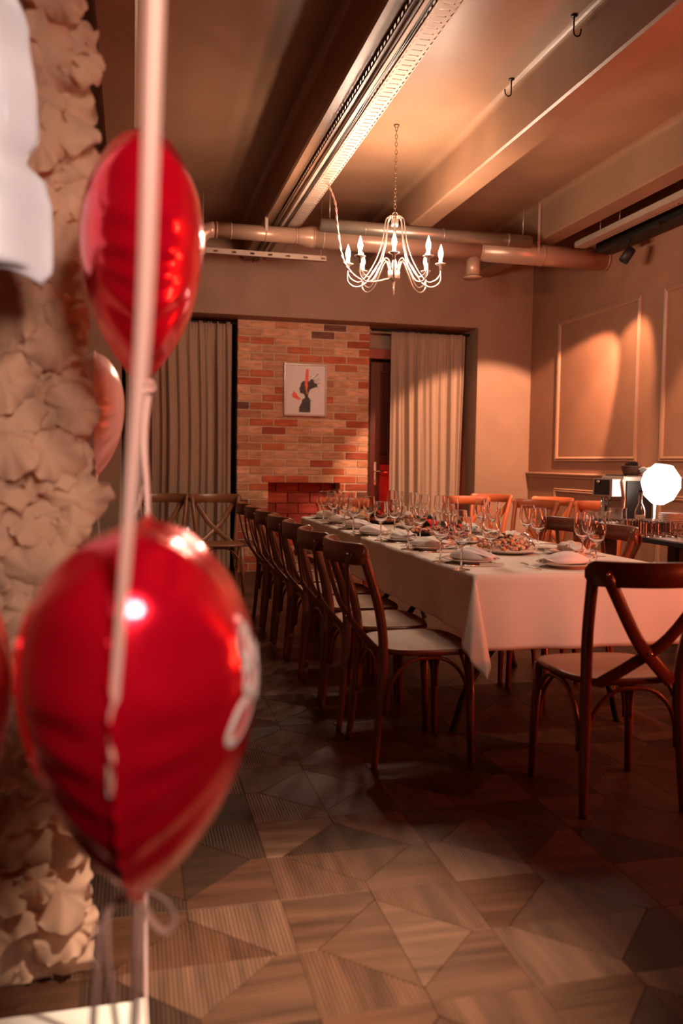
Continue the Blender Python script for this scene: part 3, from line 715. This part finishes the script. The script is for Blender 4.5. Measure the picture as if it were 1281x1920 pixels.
tag(tc_, 'white tablecloth hanging in a folded corner at the near left of the long table', 'tablecloth')

# ------------------------------------------------------------ tableware
TT = TZ+.0065
def glass_mesh():
    prof = [(0, 0), (.036, 0), (.037, .0015), (.030, .003), (.008, .006), (.0042, .012), (.0038, .05), (.0038, .085), (.006, .093), (.016, .100), (.030, .115), (.0385, .135), (.0405, .155), (.039, .180), (.0345, .215),
            (.0335, .215), (.038, .180), (.0394, .155), (.0374, .136), (.029, .1165), (.015, .1025), (0, .100)]
    a = prof.index((.0345, .215))
    return MB().lathe(prof[:a-1]+refine(prof[a-1:a+3])+prof[a+3:], 28).mesh('wine_glass', GLASS)
GM = glass_mesh()
GL = [(1.30,3.23),(1.50,3.40),(1.31,3.50),(1.48,3.72),(1.335,4.03),(1.505,4.34),(1.335,4.51),(1.50,4.78),(1.28,4.90),(1.46,5.20),(1.34,5.36),(1.48,5.84),(1.34,5.68),(1.45,6.22),(1.56,6.48),(1.36,6.08)]
GR = [(1.99,3.49),(2.09,3.60),(1.93,3.27),(1.98,3.91),(2.06,4.20),(2.02,4.55),(2.06,4.82),(1.955,5.03),(1.995,5.36),(1.945,5.52),(2.0,5.91),(1.93,6.06),(1.965,6.34)]
def nth(i): return ['first', 'second', 'third', 'fourth', 'fifth', 'sixth', 'seventh', 'eighth', 'ninth', 'tenth', 'eleventh', 'twelfth', 'thirteenth', 'fourteenth', 'fifteenth', 'sixteenth', 'seventeenth'][i]
for side, L_ in (('left', sorted(GL, key=lambda p: p[1])), ('right', sorted(GR, key=lambda p: p[1]))):
    for i, (x, y) in enumerate(L_):
        o = inst(GM, 'wine_glass', None, (x, y, TT), rc.uniform(0, 6))
        tag(o, 'clear stemmed wine glass, %s from the camera along the %s side of the table' % (nth(i), side), 'glass', 'wine glasses on the long table')
PM = MB().lathe([(0, 0), (.07, 0), (.075, .004), (.10, .012), (.125, .018), (.126, .020), (.10, .0155), (.073, .0075), (0, .006)], 36).mesh('plate', CHINA)
def napkin_mesh(seed):
    r = random.Random(seed); m = MB()
    def fn(u, v):
        a = -1+2*u; w_ = (1-abs(a)**2.4)*.052+.012
        y = (v-.5)*2*w_+.012*a*a*(1 if seed % 2 else -1)
        z = .006+.034*(1-abs(a)**1.7)*(1-((v-.5)*2)**2)**.6+.007*abs(sin(v*pi*3+a*1.2+seed))
        if v in (0, 1): z = .002
        return (a*.115, y, z)
    m.grid(25, 19, fn)
    def fn2(u, v):
        x = -.12+.15*u; return (x, (.03+.03*u)*(v-.5)*2, .016+.012*sin(u*3+seed)+.004*sin(v*6))
    m.grid(10, 8, fn2)
    return m.mesh('napkin', NAPK)
NM = [napkin_mesh(k) for k in range(4)]
def solidify(o, t): m = o.modifiers.new('solid', 'SOLIDIFY'); m.thickness = t; m.offset = 1
fm = MB(); fm.tube([(0, 0, .003), (0, .07, .004), (0, .11, .005), (0, .13, .006)], [.005, .0035, .003, .006], 8, flat=.35)
for k in range(4): fm.tube([((k-1.5)*.0042, .128, .006), ((k-1.5)*.0055, .145, .0085), ((k-1.5)*.0055, .19, .009)], [.0016, .0015, .0008], 5)
FKM = fm.mesh('fork', STEEL)
kn = MB(); kn.tube([(0, 0, .004), (0, .09, .004)], [.0055, .0045], 8, flat=.5); kn.box((-.001, .09, .001), (.001, .20, .014), 0)
KNM = kn.mesh('knife', STEEL)
PL = [(1.44,3.47,'left',0),(1.45,4.02,'left',0),(1.45,4.47,'left',0),(1.40,4.86,'left',0),(1.42,5.33,'left',0),(1.42,5.80,'left',0),(1.43,6.31,'left',0),
      (1.79,3.27,'end',1),(2.07,3.74,'right',2),(2.05,4.36,'right',2),(2.05,4.98,'right',2),(2.05,5.70,'right',2),(2.05,6.2,'right',2)]
ki = {'left': 0, 'right': 0, 'end': 0}
for i, (x, y, sd, q) in enumerate(PL):
    w_ = 'at the near table end' if sd == 'end' else '%s from camera, table\'s %s side' % (nth(ki[sd]), sd); ki[sd] += 1
    tag(inst(PM, 'dinner_plate', None, (x, y, TT)), 'white dinner plate under a napkin, '+w_, 'plate', 'dinner plates on the long table')
    o = inst(NM[i % 4], 'napkin', None, (x, y, TT+.0175), {0: pi/2+.3, 1: .12, 2: pi/2-.4}[q]+rc.uniform(-.25, .25)); solidify(o, .002)
    tag(o, 'folded white napkin on a plate, '+w_, 'napkin', 'napkins on the long table')
    if sd == 'end': fx, fy, kx, ky, rz = x-.165, y-.10, x+.16, y-.10, 0
    elif sd == 'left': fx, fy, kx, ky, rz = x-.11, y+.145, x-.11, y-.145, -pi/2
    else: fx, fy, kx, ky, rz = x+.10, y-.145, x+.10, y+.145, pi/2
    tag(inst(FKM, 'fork', None, (fx, fy, TT), rz), 'steel fork beside the plate '+w_, 'fork', 'forks on the long table')
    tag(inst(KNM, 'knife', None, (kx, ky, TT), rz), 'steel knife beside the plate '+w_, 'knife', 'knives on the long table')

# platters and food
def platter(name, label, x, y, rx, ry, mm=CHINA):
    m = MB(); m.lathe([(0, 0), (.75, 0), (.85, .008), (1, .018), (1, .021), (.84, .012), (.72, .005), (0, .005)], 40)
    o = m.obj(name, mm, None, (x, y, TT)); o.scale = (rx, ry, 1); o.data.transform(Matrix.Diagonal((rx, ry, 1, 1))); o.scale = (1, 1, 1)
    return tag(o, label, 'platter')
SAL = [mat('food_cream', (.62, .44, .26), .5, noise=.2, scale=40), mat('food_carrot', (.70, .22, .05), .4, noise=.2, scale=40), mat('food_green', (.05, .09, .035), .45, noise=.3, scale=40),
       mat('food_meat', (.28, .075, .05), .4, noise=.35, scale=40), mat('food_ham', (.60, .27, .18), .45, noise=.2, scale=40), mat('food_fried', (.52, .20, .06), .5, noise=.3, scale=40)]
def blob(m, c, r, rr, mi, sq=.7):
    mt = Matrix.Translation(c) @ Euler((rr.uniform(-.6, .6), rr.uniform(-.6, .6), rr.uniform(0, 6))).to_matrix().to_4x4() @ Matrix.Diagonal((r*rr.uniform(.7, 1.4), r*rr.uniform(.6, 1.1), r*sq, 1))
    vs = []; n = 7; J = 5
    for j in range(J+1):
        t = pi*j/J
        for k in range(n):
            a = 2*pi*k/n; q = 1+rr.uniform(-.14, .14) if 0 < j < J else 1
            vs.append((sin(t)*cos(a)*q, sin(t)*sin(a)*q, cos(t)))
    fs = [(j*n+k, (j+1)*n+k, (j+1)*n+(k+1) % n, j*n+(k+1) % n) for j in range(J) for k in range(n)]
    m.add(vs, fs, True, mi, mt)
def heap(label, x, y, rx, ry, h_, n, rad, wts, seed):
    rr = random.Random(seed); m = MB()
    for i in range(n):
        a = rr.uniform(0, 6.28); q = rr.random()**.5*.86
        z = .012+h_*(1-q*q)*rr.uniform(.55, 1)
        blob(m, (cos(a)*q*rx, sin(a)*q*ry, z), rad*rr.uniform(.7, 1.2), rr, rr.choices(range(6), wts)[0])
    o = m.obj('salad_heap', SAL, None, (x, y, TT+.002)); tag(o, label, 'food', kind='stuff'); return o
platter('serving_platter', 'white oval platter piled with salad near the front of the table', 1.78, 3.88, .155, .20)
heap('heap of mixed salad with orange and green pieces on the front platter', 1.78, 3.88, .14, .18, .075, 260, .0135, [10, 4, 2, 2, 7, 2], 1)
platter('serving_platter', 'white platter of dark meat slices, second from the front', 1.75, 4.42, .14, .20)
heap('dark roast meat slices on the second platter', 1.75, 4.42, .12, .17, .03, 110, .016, [1, 0, 1, 12, 3, 1], 2)
platter('serving_platter', 'dark platter with red flower and leaves, third from the front', 1.74, 4.93, .15, .19, BLACKP)
heap('slices of ham and cold cuts around the red flower, third platter', 1.74, 4.90, .13, .17, .022, 90, .017, [2, 0, 0, 4, 9, 1], 3)
platter('serving_platter', 'small pale platter of golden croquettes in the middle of the table', 1.83, 5.42, .12, .17)
platter('serving_platter', 'dark platter with red flower toward the far end of the table', 1.73, 5.86, .15, .19, BLACKP)
heap('cold cuts around the red flower on the far dark platter', 1.73, 5.86, .13, .17, .022, 90, .017, [2, 0, 0, 4, 9, 1], 4)
platter('serving_platter', 'white platter of pale pastries at the far end of the table', 1.70, 6.30, .14, .15)
heap('pale pastry pieces on the farthest platter', 1.70, 6.30, .12, .13, .05, 70, .019, [8, 1, 0, 0, 5, 3], 5)
platter('side_dish', 'small white dish of orange and pink starters behind the end plate', 1.95, 3.50, .085, .10)
heap('orange and pink starters on the small dish', 1.95, 3.50, .07, .08, .02, 50, .013, [3, 9, 1, 1, 5, 1], 6)
platter('side_dish', 'small white dish of pink starters beside the salad platter', 1.58, 4.10, .075, .10)
heap('pink starters on the small dish beside the salad', 1.58, 4.10, .06, .085, .02, 50, .013, [5, 4, 0, 1, 7, 1], 8)
rr = random.Random(9)
for i, (dx, dy, dz) in enumerate(((-.06, -.05, 0), (.0, -.06, 0), (.055, -.04, 0), (-.05, .03, 0), (.01, .02, 0), (.06, .04, 0), (-.02, -.02, .03), (.03, .0, .03))):
    m = MB(); blob(m, (0, 0, .018), .023, rr, 0, .018/.023*.95)
    tag(m.obj('croquette', SAL[5], None, (1.83+dx, 5.42+dy, TT+.008+dz)), 'golden croquette on the pale platter in the middle of the table', 'food', 'golden croquettes on one platter')
REDF = mat('red_petal', (.78, .03, .03), .4, noise=.1); LEAF = mat('dark_leaf', (.012, .03, .016), .45, noise=.3, scale=20)
def flower(label, x, y):
    t = thing('red_flower', label, 'flower', (x, y, TT+.02)); rr = random.Random(int(y*100))
    for L_ in range(2):
        for k in range(5):
            a = k*2*pi/5+L_*.6; r0 = .035-.014*L_
            mt = Matrix.Rotation(a, 4, 'Z') @ Matrix.Translation((r0, 0, .006+.010*L_)) @ Matrix.Rotation(-.5-.5*L_, 4, 'Y')
            m = MB(); m.grid(7, 6, lambda u, v: tuple(mt @ Vector(((v-.3)*.055, (u-.5)*.055*sin(pi*min(v*.8+.2, 1)*.9+.1), .018*(v**2)+.012*((u-.5)*2)**2))))
            m.obj('petal', REDF, t, solid=.0015)
    for k in range(4):
        a = (1.2, 2.0, 4.2, .2)[k]
        mt = Matrix.Rotation(a, 4, 'Z') @ Matrix.Translation((.04, 0, .01)) @ Matrix.Rotation(-.75+.15*k, 4, 'Y')
        m = MB(); m.grid(9, 7, lambda u, v: tuple(mt @ Vector((u*.11, (v-.5)*.065*sin(pi*(u*.92+.04)), .006*sin(u*9)+.01*abs(v-.5)))))
        m.obj('leaf', LEAF, t, solid=.001)
flower('red flower with dark leaves on the third platter from the front', 1.78, 4.99)
flower('red flower with dark leaves on the far dark platter', 1.72, 5.93)
flower('small red flower garnish beside the dark roast meat', 1.80, 4.56)
# tongs / servers
m = MB()
for s_ in (-1, 1): m.tube(bez([(0, 0, .03), (.012*s_, .08, .035), (.02*s_, .16, .03), (.014*s_, .24, .02)], 5), [.005]*10+[.006]*6, 8, flat=.4)
m.tube([(-.0, -.004, .03), (.0, .01, .03)], .009, 8)
o = m.obj('serving_tongs', STEEL, None, (1.99, 3.62, TT+.02), .55); tag(o, 'steel serving tongs leaning on the front salad platter', 'tongs')
m = MB(); m.tube([(0, 0, .012), (0, .15, .05)], .004, 8); m.grid(8, 8, lambda u, v: ((u-.5)*.05*sin(pi*(v*.9+.08)), .15+v*.07, .05+.012*((u-.5)*2)**2-.008*sin(pi*v)))
o = m.obj('serving_spoon', STEEL, None, (1.86, 3.70, TT+.03), -.2, solid=.001); tag(o, 'steel serving spoon resting on the front salad platter', 'spoon')
# ------------------------------------------------------------ service tables at right
STZ = .755
def stable(label, x0, x1, y0, y1, z):
    t = thing('service_table', label, 'table', ((x0+x1)/2, (y0+y1)/2, 0)); hx, hy = (x1-x0)/2, (y1-y0)/2
    MB().box((-hx, -hy, z-.035), (hx, hy, z-.004), .004).obj('edge_band', BLACKM, t); MB().box((-hx+.004, -hy+.004, z-.004), (hx-.004, hy-.004, z)).obj('top', mat('walnut_top', (.20, .085, .045), .3, noise=.3, scale=5, stretch=(1, .2, 1)), t)
    for sx in (-1, 1):
        for sy in (-1, 1): MB().box((sx*(hx-.07)-.022, sy*(hy-.10)-.022, 0), (sx*(hx-.07)+.022, sy*(hy-.10)+.022, z-.035), .002).obj('leg', BLACKM, t)
stable('dark-edged wooden table with tumblers near the right edge of the photo', 3.02, 3.72, 3.85, 5.20, STZ)
stable('wooden side table under the coffee machine', 3.22, 4.18, 5.26, 5.95, .765)
cmn = thing('coffee_machine', 'silver and black espresso machine on the side table', 'coffee machine', (3.50, 5.66, .765), .12)
MB().prism([(-.06, 0), (.20, 0), (.20, .34), (-.04, .345), (-.06, .30), (-.035, .18), (-.05, .05)], -.13, .13, 'Y').obj('body', mat('machine_silver', (.5, .42, .36), .3, .6), cmn, bevel=.006, fixn=True)
MB().box((-.03, -.139, .03), (.205, -.131, .31), .003).obj('side_panel', BLACKP, cmn)
MB().box((-.14, -.11, .19), (-.045, .11, .325), .006).obj('brew_head', mat('machine_steel', (.6, .52, .46), .25, .8), cmn)
MB().box((-.146, -.085, .205), (-.139, .085, .315), .002).obj('screen', BLACKP, cmn)
MB().tube([(-.10, -.03, .20), (-.10, -.03, .14)], .022, 12).obj('spout', STEEL, cmn); MB().tube([(-.10, .05, .20), (-.10, .05, .12), (-.115, .05, .09)], .007, 8).obj('steam_wand', STEEL, cmn)
MB().tube([(-.13, -.09, .17), (-.20, -.13, .15), (-.205, -.135, .09)], .009, 8).obj('handle', BLACKP, cmn)
MB().box((-.17, -.11, 0), (-.06, .11, .03), .004).obj('drip_tray', BLACKP, cmn)
MB().lathe([(0, 0), (.012, 0), (.012, .02), (0, .022)], 12, mtx=Matrix.Translation((-.145, .02, .30)) @ Matrix.Rotation(-pi/2, 4, 'Y')).obj('knob', STEEL, cmn)
MB().box((-.02, -.12, .344), (.19, .12, .352), .002).obj('lid', BLACKP, cmn)
bk = thing('wicker_basket', 'small dark brown basket of black packets on the coffee machine', 'basket', (3.62, 5.68, 1.118))
m = MB(); m.lathe([(0, 0), (.055, 0), (.06, .01), (.075, .06), (.08, .065), (.077, .067), (.057, .012), (0, .008)], 8); m.obj('basket', mat('brown_wicker', (.10, .035, .02), .6, noise=.3, scale=40), bk)
for k in range(4): MB().box((-.035+k*.02, -.03, .02), (-.02+k*.02, .03, .085+.01*(k % 2)), .003).obj('packet', BLACKP, bk)
# towel draped on the machine
m = MB(); m.grid(12, 22, lambda u, v: ((-.03+.07*u+.015*sin(v*5)), -.155+.006*sin(u*9)-.012*sin(v*7), .37-v*.15) if v > .35 else ((-.03+.07*u+.015*sin(v*5)), .02-v/.35*.18, .368+.012*sin(u*8+v*9)+.03*sin(pi*v/.35)))
o = m.obj('towel', NAPK, None, (3.67, 5.64, .765), solid=.006); tag(o, 'crumpled white towel draped over the coffee machine', 'towel')
# faceted lamp
lp = thing('table_lamp', 'glowing white faceted lamp shade behind the glass bottle', 'lamp', (3.60, 5.34, .765))
m = MB(); m.lathe([(.04, .155), (.10, .20), (.135, .29), (.125, .36), (.06, .435), (0, .435)], 6); lo = m.obj('shade', mat('lit_paper_shade', (.85, .78, .72), .8, emit=(1, .82, .68), es=4.), lp)
for p in lo.data.polygons: p.use_smooth = False
lo.rotation_euler = (.15, 0, .4)
MB().lathe([(0, 0), (.05, 0), (.05, .01), (.012, .02), (.010, .20), (0, .20)], 16).obj('base', STEEL, lp)
# bottle, jug, plates, tumblers, menu
bo = thing('glass_bottle', 'clear tall-necked glass bottle behind the jug', 'bottle', (3.33, 5.10, STZ))
MB().lathe([(0, 0), (.033, 0), (.036, .005), (.036, .12), (.030, .145), (.014, .18), (.0125, .25), (.015, .252), (.015, .262), (.011, .262), (.0105, .18), (.027, .143), (.033, .12), (.033, .008), (0, .006)], 24).obj('body', GLASS, bo)
jg = thing('glass_jug', 'clear glass jug with handle beside the tumblers', 'jug', (3.15, 5.08, STZ))
MB().lathe(refine([(0, 0), (.045, 0), (.058, .02), (.062, .07), (.055, .12), (.058, .145), (.055, .145), (.052, .12), (.059, .07), (.055, .022), (.043, .006), (0, .006)]), 28).obj('body', GLASS, jg)
MB().tube(bez([(-.055, -.01, .125), (-.10, -.02, .12), (-.11, -.02, .07), (-.058, -.01, .04)], 6), .006, 8).obj('handle', GLASS, jg)
SP = MB().lathe([(0, 0), (.05, 0), (.055, .003), (.085, .010), (.086, .012), (.054, .006), (0, .005)], 30).mesh('side_plate', CHINA)
for k in range(11): tag(inst(SP, 'side_plate', None, (3.52, 5.02, STZ+k*.0105)), 'white side plate in the tall stack behind the tumblers', 'plate', 'stack of side plates')
TM = MB().lathe(refine([(0, 0), (.027, 0), (.03, .004), (.034, .085), (.0325, .085), (.0285, .012), (0, .011)]), 20).mesh('tumbler', GLASS)
k = 0
for i in range(4):
    for j in range(6):
        x, y = 3.04+i*.082+.01*(j % 2), 4.56+j*.075
        if abs(x-3.15) < .10 and abs(y-5.06) < .12: continue
        tag(inst(TM, 'tumbler', None, (x, y, STZ)), 'clear glass tumbler standing in the close group on the dark-edged table', 'glass', 'tumblers on the dark-edged table')
mn = thing('menu_stand', 'upright dark menu card at the right edge of the photo', 'menu', (3.30, 4.47, STZ), .25)
MB().box((-.075, -.012, 0), (.075, .012, .012), .002).obj('base', BLACKM, mn)
MB().box((-.07, -.002, .012), (.07, .002, .31)).obj('card', mat('menu_card', (.03, .02, .025), .35, noise=.1), mn)
m = MB(); m.lathe([(0, 0), (.010, 0), (.010, .0006), (0, .0006)], 8, mtx=Matrix.Translation((-.04, -.0022, .265)) @ Matrix.Rotation(pi/2, 4, 'X'))
for z_, w_ in ((.215, .05), (.20, .045), (.19, .05), (.13, .03), (.105, .035), (.07, .04)): m.box((-.06, -.0028, z_), (-.06+w_, -.002, z_+.004))
m.obj('menu_print', PRINT, mn)
o = MB().box((-.06, -.045, 0), (.06, .045, .012), .004).obj('napkin_pack', NAPK, None, (3.30, 5.45, .765), .2); tag(o, 'small white folded cloth at the front of the side table', 'napkin')
m = MB(); m.lathe([(0, 0), (.03, 0), (.05, .035), (.048, .035), (.028, .004), (0, .004)], 20); m.lathe([(0, .02), (.04, .03), (.03, .05), (0, .055)], 12)
tag(m.obj('sugar_bowl', CHINA, None, (3.30, 5.72, .765)), 'small white bowl in front of the coffee machine', 'bowl')

# ------------------------------------------------------------ FOREGROUND: balloons, ribbons, tulle
def heart_R(th):
    # th: 0 = up, pi = down ; radius of the outline
    t = abs(((th+pi) % (2*pi))-pi)
    u = t/pi
    if u < .28: return .175+.045*sin(u/.28*pi/2)
    q = (u-.28)/.72
    return .22-.035*sin(q*pi)*1.0+.055*q**3
def balloon(name, label, loc, T, rz, foil, tail=True, sc=1.):
    t = thing(name, label, 'balloon', loc, rz)
    nt_, ns = 144, 26; m = MB(); vs = []
    def P(th, s, side):
        R_ = heart_R(th); prof = max(0, 1-s**2.1)**(.62+.27*max(0, -cos(th))**.8)
        puck = .007*(s**8)*sin(th*17+2*sin(th*3))*(1-s**40)+.0030*s**3*(abs(sin(th*6.5+1))-.5)
        x = side*(T*prof+puck*1.5*min(1, prof*3)); return (x, sin(th)*R_*s, cos(th)*R_*s)
    for side in (1, -1):
        base = len(m.v); g = [P(2*pi*i/nt_, (j/ns)**.7, side) for i in range(nt_) for j in range(1, ns+1)]
        f = [(i*ns+j, ((i+1) % nt_)*ns+j, ((i+1) % nt_)*ns+j+1, i*ns+j+1) for i in range(nt_) for j in range(ns-1)]
        cidx = len(g); g.append((side*T, 0, 0)); f += [(cidx, ((i+1) % nt_)*ns, i*ns) for i in range(nt_)]
        m.add(g, f, True)
    # seam flange
    sv = []; 
    for i in range(nt_):
        th = 2*pi*i/nt_; R_ = heart_R(th)
        for rr_, x in ((R_-.003, .0008), (R_+.006, .0008), (R_+.006, -.0008), (R_-.003, -.0008)): sv.append((x+.0025*sin(th*34), sin(th)*rr_, cos(th)*rr_))
    m.add(sv, [(i*4+k, ((i+1) % nt_)*4+k, ((i+1) % nt_)*4+(k+1) % 4, i*4+(k+1) % 4) for i in range(nt_) for k in range(4)], True)
    bo_ = m.obj('foil_body', foil, t, fixn=True)
    if tail:
        MB().tube([(0, 0, -.262), (0, 0, -.279), (.002, 0, -.288)], [.016, .009, .010], 10, flat=.6).obj('neck', foil, t)
    t.scale = (sc, sc, sc)
    return t, P
VW = -YAW
lowb, PL_ = balloon('foil_balloon', 'large red foil heart balloon in the lower left, with white script print', (.010, 1.05, .915), .140, -.16, FOIL)
upb, _ = balloon('foil_balloon', 'red foil heart balloon in the upper left, under the taut ribbon', (.018, 1.70, 1.59), .118, .02, FOIL, sc=.98)
balloon('foil_balloon', 'blurred red foil balloon cut off by the left edge', (-.305, 1.42, .82), .12, .0, FOIL)
balloon('foil_balloon', 'pale pink foil heart balloon peeping out behind the tulle', (-.098, 2.50, 1.33), .105, .0, PINKF, sc=.74)
MB().tube(bez([(0, 0, -.30), (.02, .02, -.8), (-.02, .05, -1.4), (0, .03, -1.79)], 6), .004, 6, flat=.3).obj('string', RIBB, bpy.data.objects['foil_balloon.003'])
# print on the right face of the lower balloon
def on_face(y, z):
    th = math.atan2(y, z); s = min(.99, math.hypot(y, z)/heart_R(th)); p = PL_(th, s, 1); return Vector((p[0]+.0015, y, z))
def stroke(pts, w_): return MB().tube([on_face(a, b) for a, b in [(p.x, p.y) for p in bez([(a, b, 0) for a, b in pts], 8)]], w_, 8, flat=.15, up=(1, 0, 0))
for pts in [[(y*.75-.040, z*.78+.01) for y, z in q_] for q_ in ([(-.045,.035),(-.06,.065),(-.03,.085),(-.012,.07),(-.03,.04),(-.05,.02)], [(-.035,.03),(-.012,.015),(-.02,-.01),(-.045,-.005),(-.04,.02)],
            [(-.03,-.01),(-.005,-.02),(-.01,-.055),(-.045,-.085),(-.07,-.07),(-.06,-.035),(-.03,-.02)],
            [(.0,.02),(.02,.05),(.035,.01),(.02,-.03),(.04,-.03),(.06,.0)], [(.06,.0),(.08,.03),(.09,-.02),(.08,-.05),(.11,-.03)])]:
    stroke(pts, .0062).obj('script_print', PRINT, lowb)
# ribbons
def ribbon(label, pts, ws, normal0=(0, -1, 0), twist=0.):
    P = bez(pts, 10); n = len(P); m = MB(); vs = []
    for i, p in enumerate(P):
        t = (P[min(i+1, n-1)]-P[max(i-1, 0)]).normalized(); a = twist*i/n
        side = t.cross(Vector(normal0)).normalized(); nn_ = side.cross(t)
        sd = side*cos(a)+nn_*sin(a); w_ = ws[0]+(ws[1]-ws[0])*i/n
        vs += [p-sd*w_/2, p+sd*w_/2]
    m.add(vs, [(2*i, 2*i+1, 2*i+3, 2*i+2) for i in range(n-1)], True)
    return tag(m.obj('ribbon', RIBB, solid=.0006), label, 'ribbon')
ribbon('long taut pink ribbon crossing in front of both red balloons', [(.030, .78, 1.80), (.021, .80, 1.63), (.012, .82, 1.33), (-.003, .84, 1.12), (-.018, .86, .92), (-.021, .87, .84)], (.020, .005), twist=.3)
ribbon('pink ribbon hanging from the upper red balloon', [(.035, 1.70, 1.33), (.024, 1.69, 1.22), (.030, 1.66, 1.08), (.026, 1.62, .90), (.026, 1.6, .2), (.03, 1.62, .04)], (.012, .010), twist=1.2)
o = MB().tube(bez([(.02, 1.69, 1.345), (.045, 1.68, 1.35), (.052, 1.685, 1.335), (.03, 1.69, 1.33)], 5), .006, 8, flat=.4).obj('ribbon_knot', RIBB, upb); o.location = (-.028, -1.70, -1.615)
MB().tube(bez([(.02, 1.66, 1.13), (.012, 1.65, 1.09), (.002, 1.65, 1.075)], 5), .004, 6, flat=.4).obj('ribbon_end', RIBB, bpy.data.objects['ribbon.001'])
# bow of the lower balloon
bw = thing('ribbon_bow', 'pink ribbon bow tied under the lower red balloon', 'bow', (.006, 1.035, .650))
def loop(pts, w_, name, tw=.0):
    P = bez(pts, 8); n = len(P); m = MB(); vs = []
    for i, p in enumerate(P):
        t = (P[min(i+1, n-1)]-P[max(i-1, 0)]).normalized(); sd = t.cross(Vector((0, -1, 0))).normalized()*.82+Vector((0, .5, 0)); vs += [p-sd*w_/2, p+sd*w_/2]
    m.add(vs, [(2*i, 2*i+1, 2*i+3, 2*i+2) for i in range(n-1)], True); return m.obj(name, RIBB, bw, solid=.0006)
loop([(0, 0, 0), (.016, -.01, .008), (.034, -.012, -.004), (.044, -.01, -.028), (.034, -.008, -.044), (.018, -.005, -.030), (.006, 0, -.006)], .008, 'loop')
loop([(0, 0, 0), (-.018, .01, -.006), (-.034, .012, -.02), (-.044, .015, -.04)], .008, 'loop')
loop([(0, 0, 0), (-.002, .0, -.08), (-.006, .02, -.18), (-.016, .05, -.30), (-.02, .1, -.5), (-.02, .15, -.62)], .009, 'tail')
loop([(-.036, .012, -.02), (-.034, .0, -.08), (-.024, .0, -.16), (-.014, .02, -.26), (-.012, .1, -.5), (-.01, .15, -.62)], .009, 'tail')
loop([(-.044, .015, -.04), (-.052, .03, -.16), (-.058, .05, -.28), (-.07, .1, -.5), (-.07, .15, -.62)], .010, 'tail')
ribbon('thin pink ribbon running down to the white base', [(.016, 1.03, .648), (.013, 1.03, .60), (.011, 1.03, .56), (.009, 1.10, .45), (.010, 1.35, .20), (.012, 1.60, .045)], (.005, .005), twist=.5)

# tulle backdrop
td = thing('tulle_backdrop', 'ruffled peach tulle photo backdrop along the left edge', 'backdrop', (-.50, 2.05, 0))
MB().box((-.35, .02, .0), (.30, .05, 2.45), .004).obj('board', WHITEP, td)
rt = random.Random(21); tm = MB()
def rosette(cx, cz, r, seed):
    q = random.Random(seed); k1 = q.choice((2, 3, 3, 4)); k2 = q.choice((8, 9, 11)); ph = q.uniform(0, 6.28); ph2 = q.uniform(0, 6.28); n, J = 54, 7
    tilt = Matrix.Translation((cx, q.uniform(-.06, .0), cz)) @ Euler((q.uniform(-.8, .5), q.uniform(-.7, .7), 0)).to_matrix().to_4x4()
    vs = []
    for j in range(J+1):
        s = j/J
        for i in range(n):
            a = 2*pi*i/n
            dz = r*(.30*s**1.5*sin(k1*a+ph+s*1.5)+.20*s**2.2*sin(k2*a+ph2+s)+.35*sin(s*pi*.5)**2); rr_ = r*sin(s*1.75)*(1+.16*sin(2*a+ph2)+.06*sin(5*a+ph)+.05*s*sin(13*a+ph2))
            vs.append((rr_*cos(a), -.05+dz, rr_*sin(a)))
    fs = [(j*n+i, j*n+(i+1) % n, (j+1)*n+(i+1) % n, (j+1)*n+i) for j in range(J) for i in range(n)]
    tm.add(vs, fs, True, 0, tilt)
s_ = 0
for iz in range(40):
    for ix in range(11):
        s_ += 1; rosette(-.30+ix*.062+rt.uniform(-.03, .03), .02+iz*.062+rt.uniform(-.03, .03), rt.uniform(.045, .085), s_)
for iz in range(38):
    s_ += 1; rosette(.352+.02*sin(iz*1.7)+.012*rt.random(), .04+iz*.066, rt.uniform(.045, .078), s_)
o = tm.obj('tulle_ruffles', TULLE, td); o['kind'] = 'stuff'
# white satin rosette hanging before the tulle
wd = thing('white_satin_decoration', 'bright white satin folds hanging over the tulle at top left', 'decoration', (-.32, 1.72, 1.85))
EDG = [(a_-.06, b_+.024) for a_, b_ in ((2.51, -.27), (2.13, -.241), (2.02, -.209), (1.905, -.196), (1.84, -.196), (1.79, -.218), (1.755, -.182), (1.71, -.172), (1.60, -.172), (1.565, -.19))]
def xe(z):
    for (za, xa), (zb, xb) in zip(EDG, EDG[1:]):
        if zb <= z <= za: t = (za-z)/(za-zb); t = t*t*(3-2*t); return xa+(xb-xa)*t
    return EDG[-1][1]
def sat(u, v, dy, z0, inset, seed):
    z = z0+(2.45-z0)*v; x1 = xe(z)-inset; x = -.62+(x1+.62)*u
    e = 1-u
    y = 1.72+dy-.035*(1-u**6)+.016*sin(14*x*3+5*z+seed)+.010*sin(31*z+9*u+seed)+.02*sin(8*z-11*u+seed)*u
    zz = z+(.02*sin(20*x+seed) if v < .02 else 0)
    return (x+.32, y-1.72, zz-1.85)
MB().grid(60, 70, lambda u, v: sat(u, v, 0, 1.505, 0, 0)).obj('satin_sheet', WHITED, wd, solid=.004)
MB().grid(60, 40, lambda u, v: sat(u, v, -.03, 1.76, .045, 2.2)).obj('satin_sheet', WHITED, wd, solid=.004)
# white base
wb_ = thing('backdrop_base', 'white base board of the backdrop at the bottom left', 'base', (-.16, 1.68, 0))
MB().box((-.25, -.06, 0), (.19, .10, .045), .003).obj('board', WHITEP, wb_)
MB().box((.165, -.062, .002), (.193, .102, .048), .003).obj('end_cap', WHITEP, wb_)
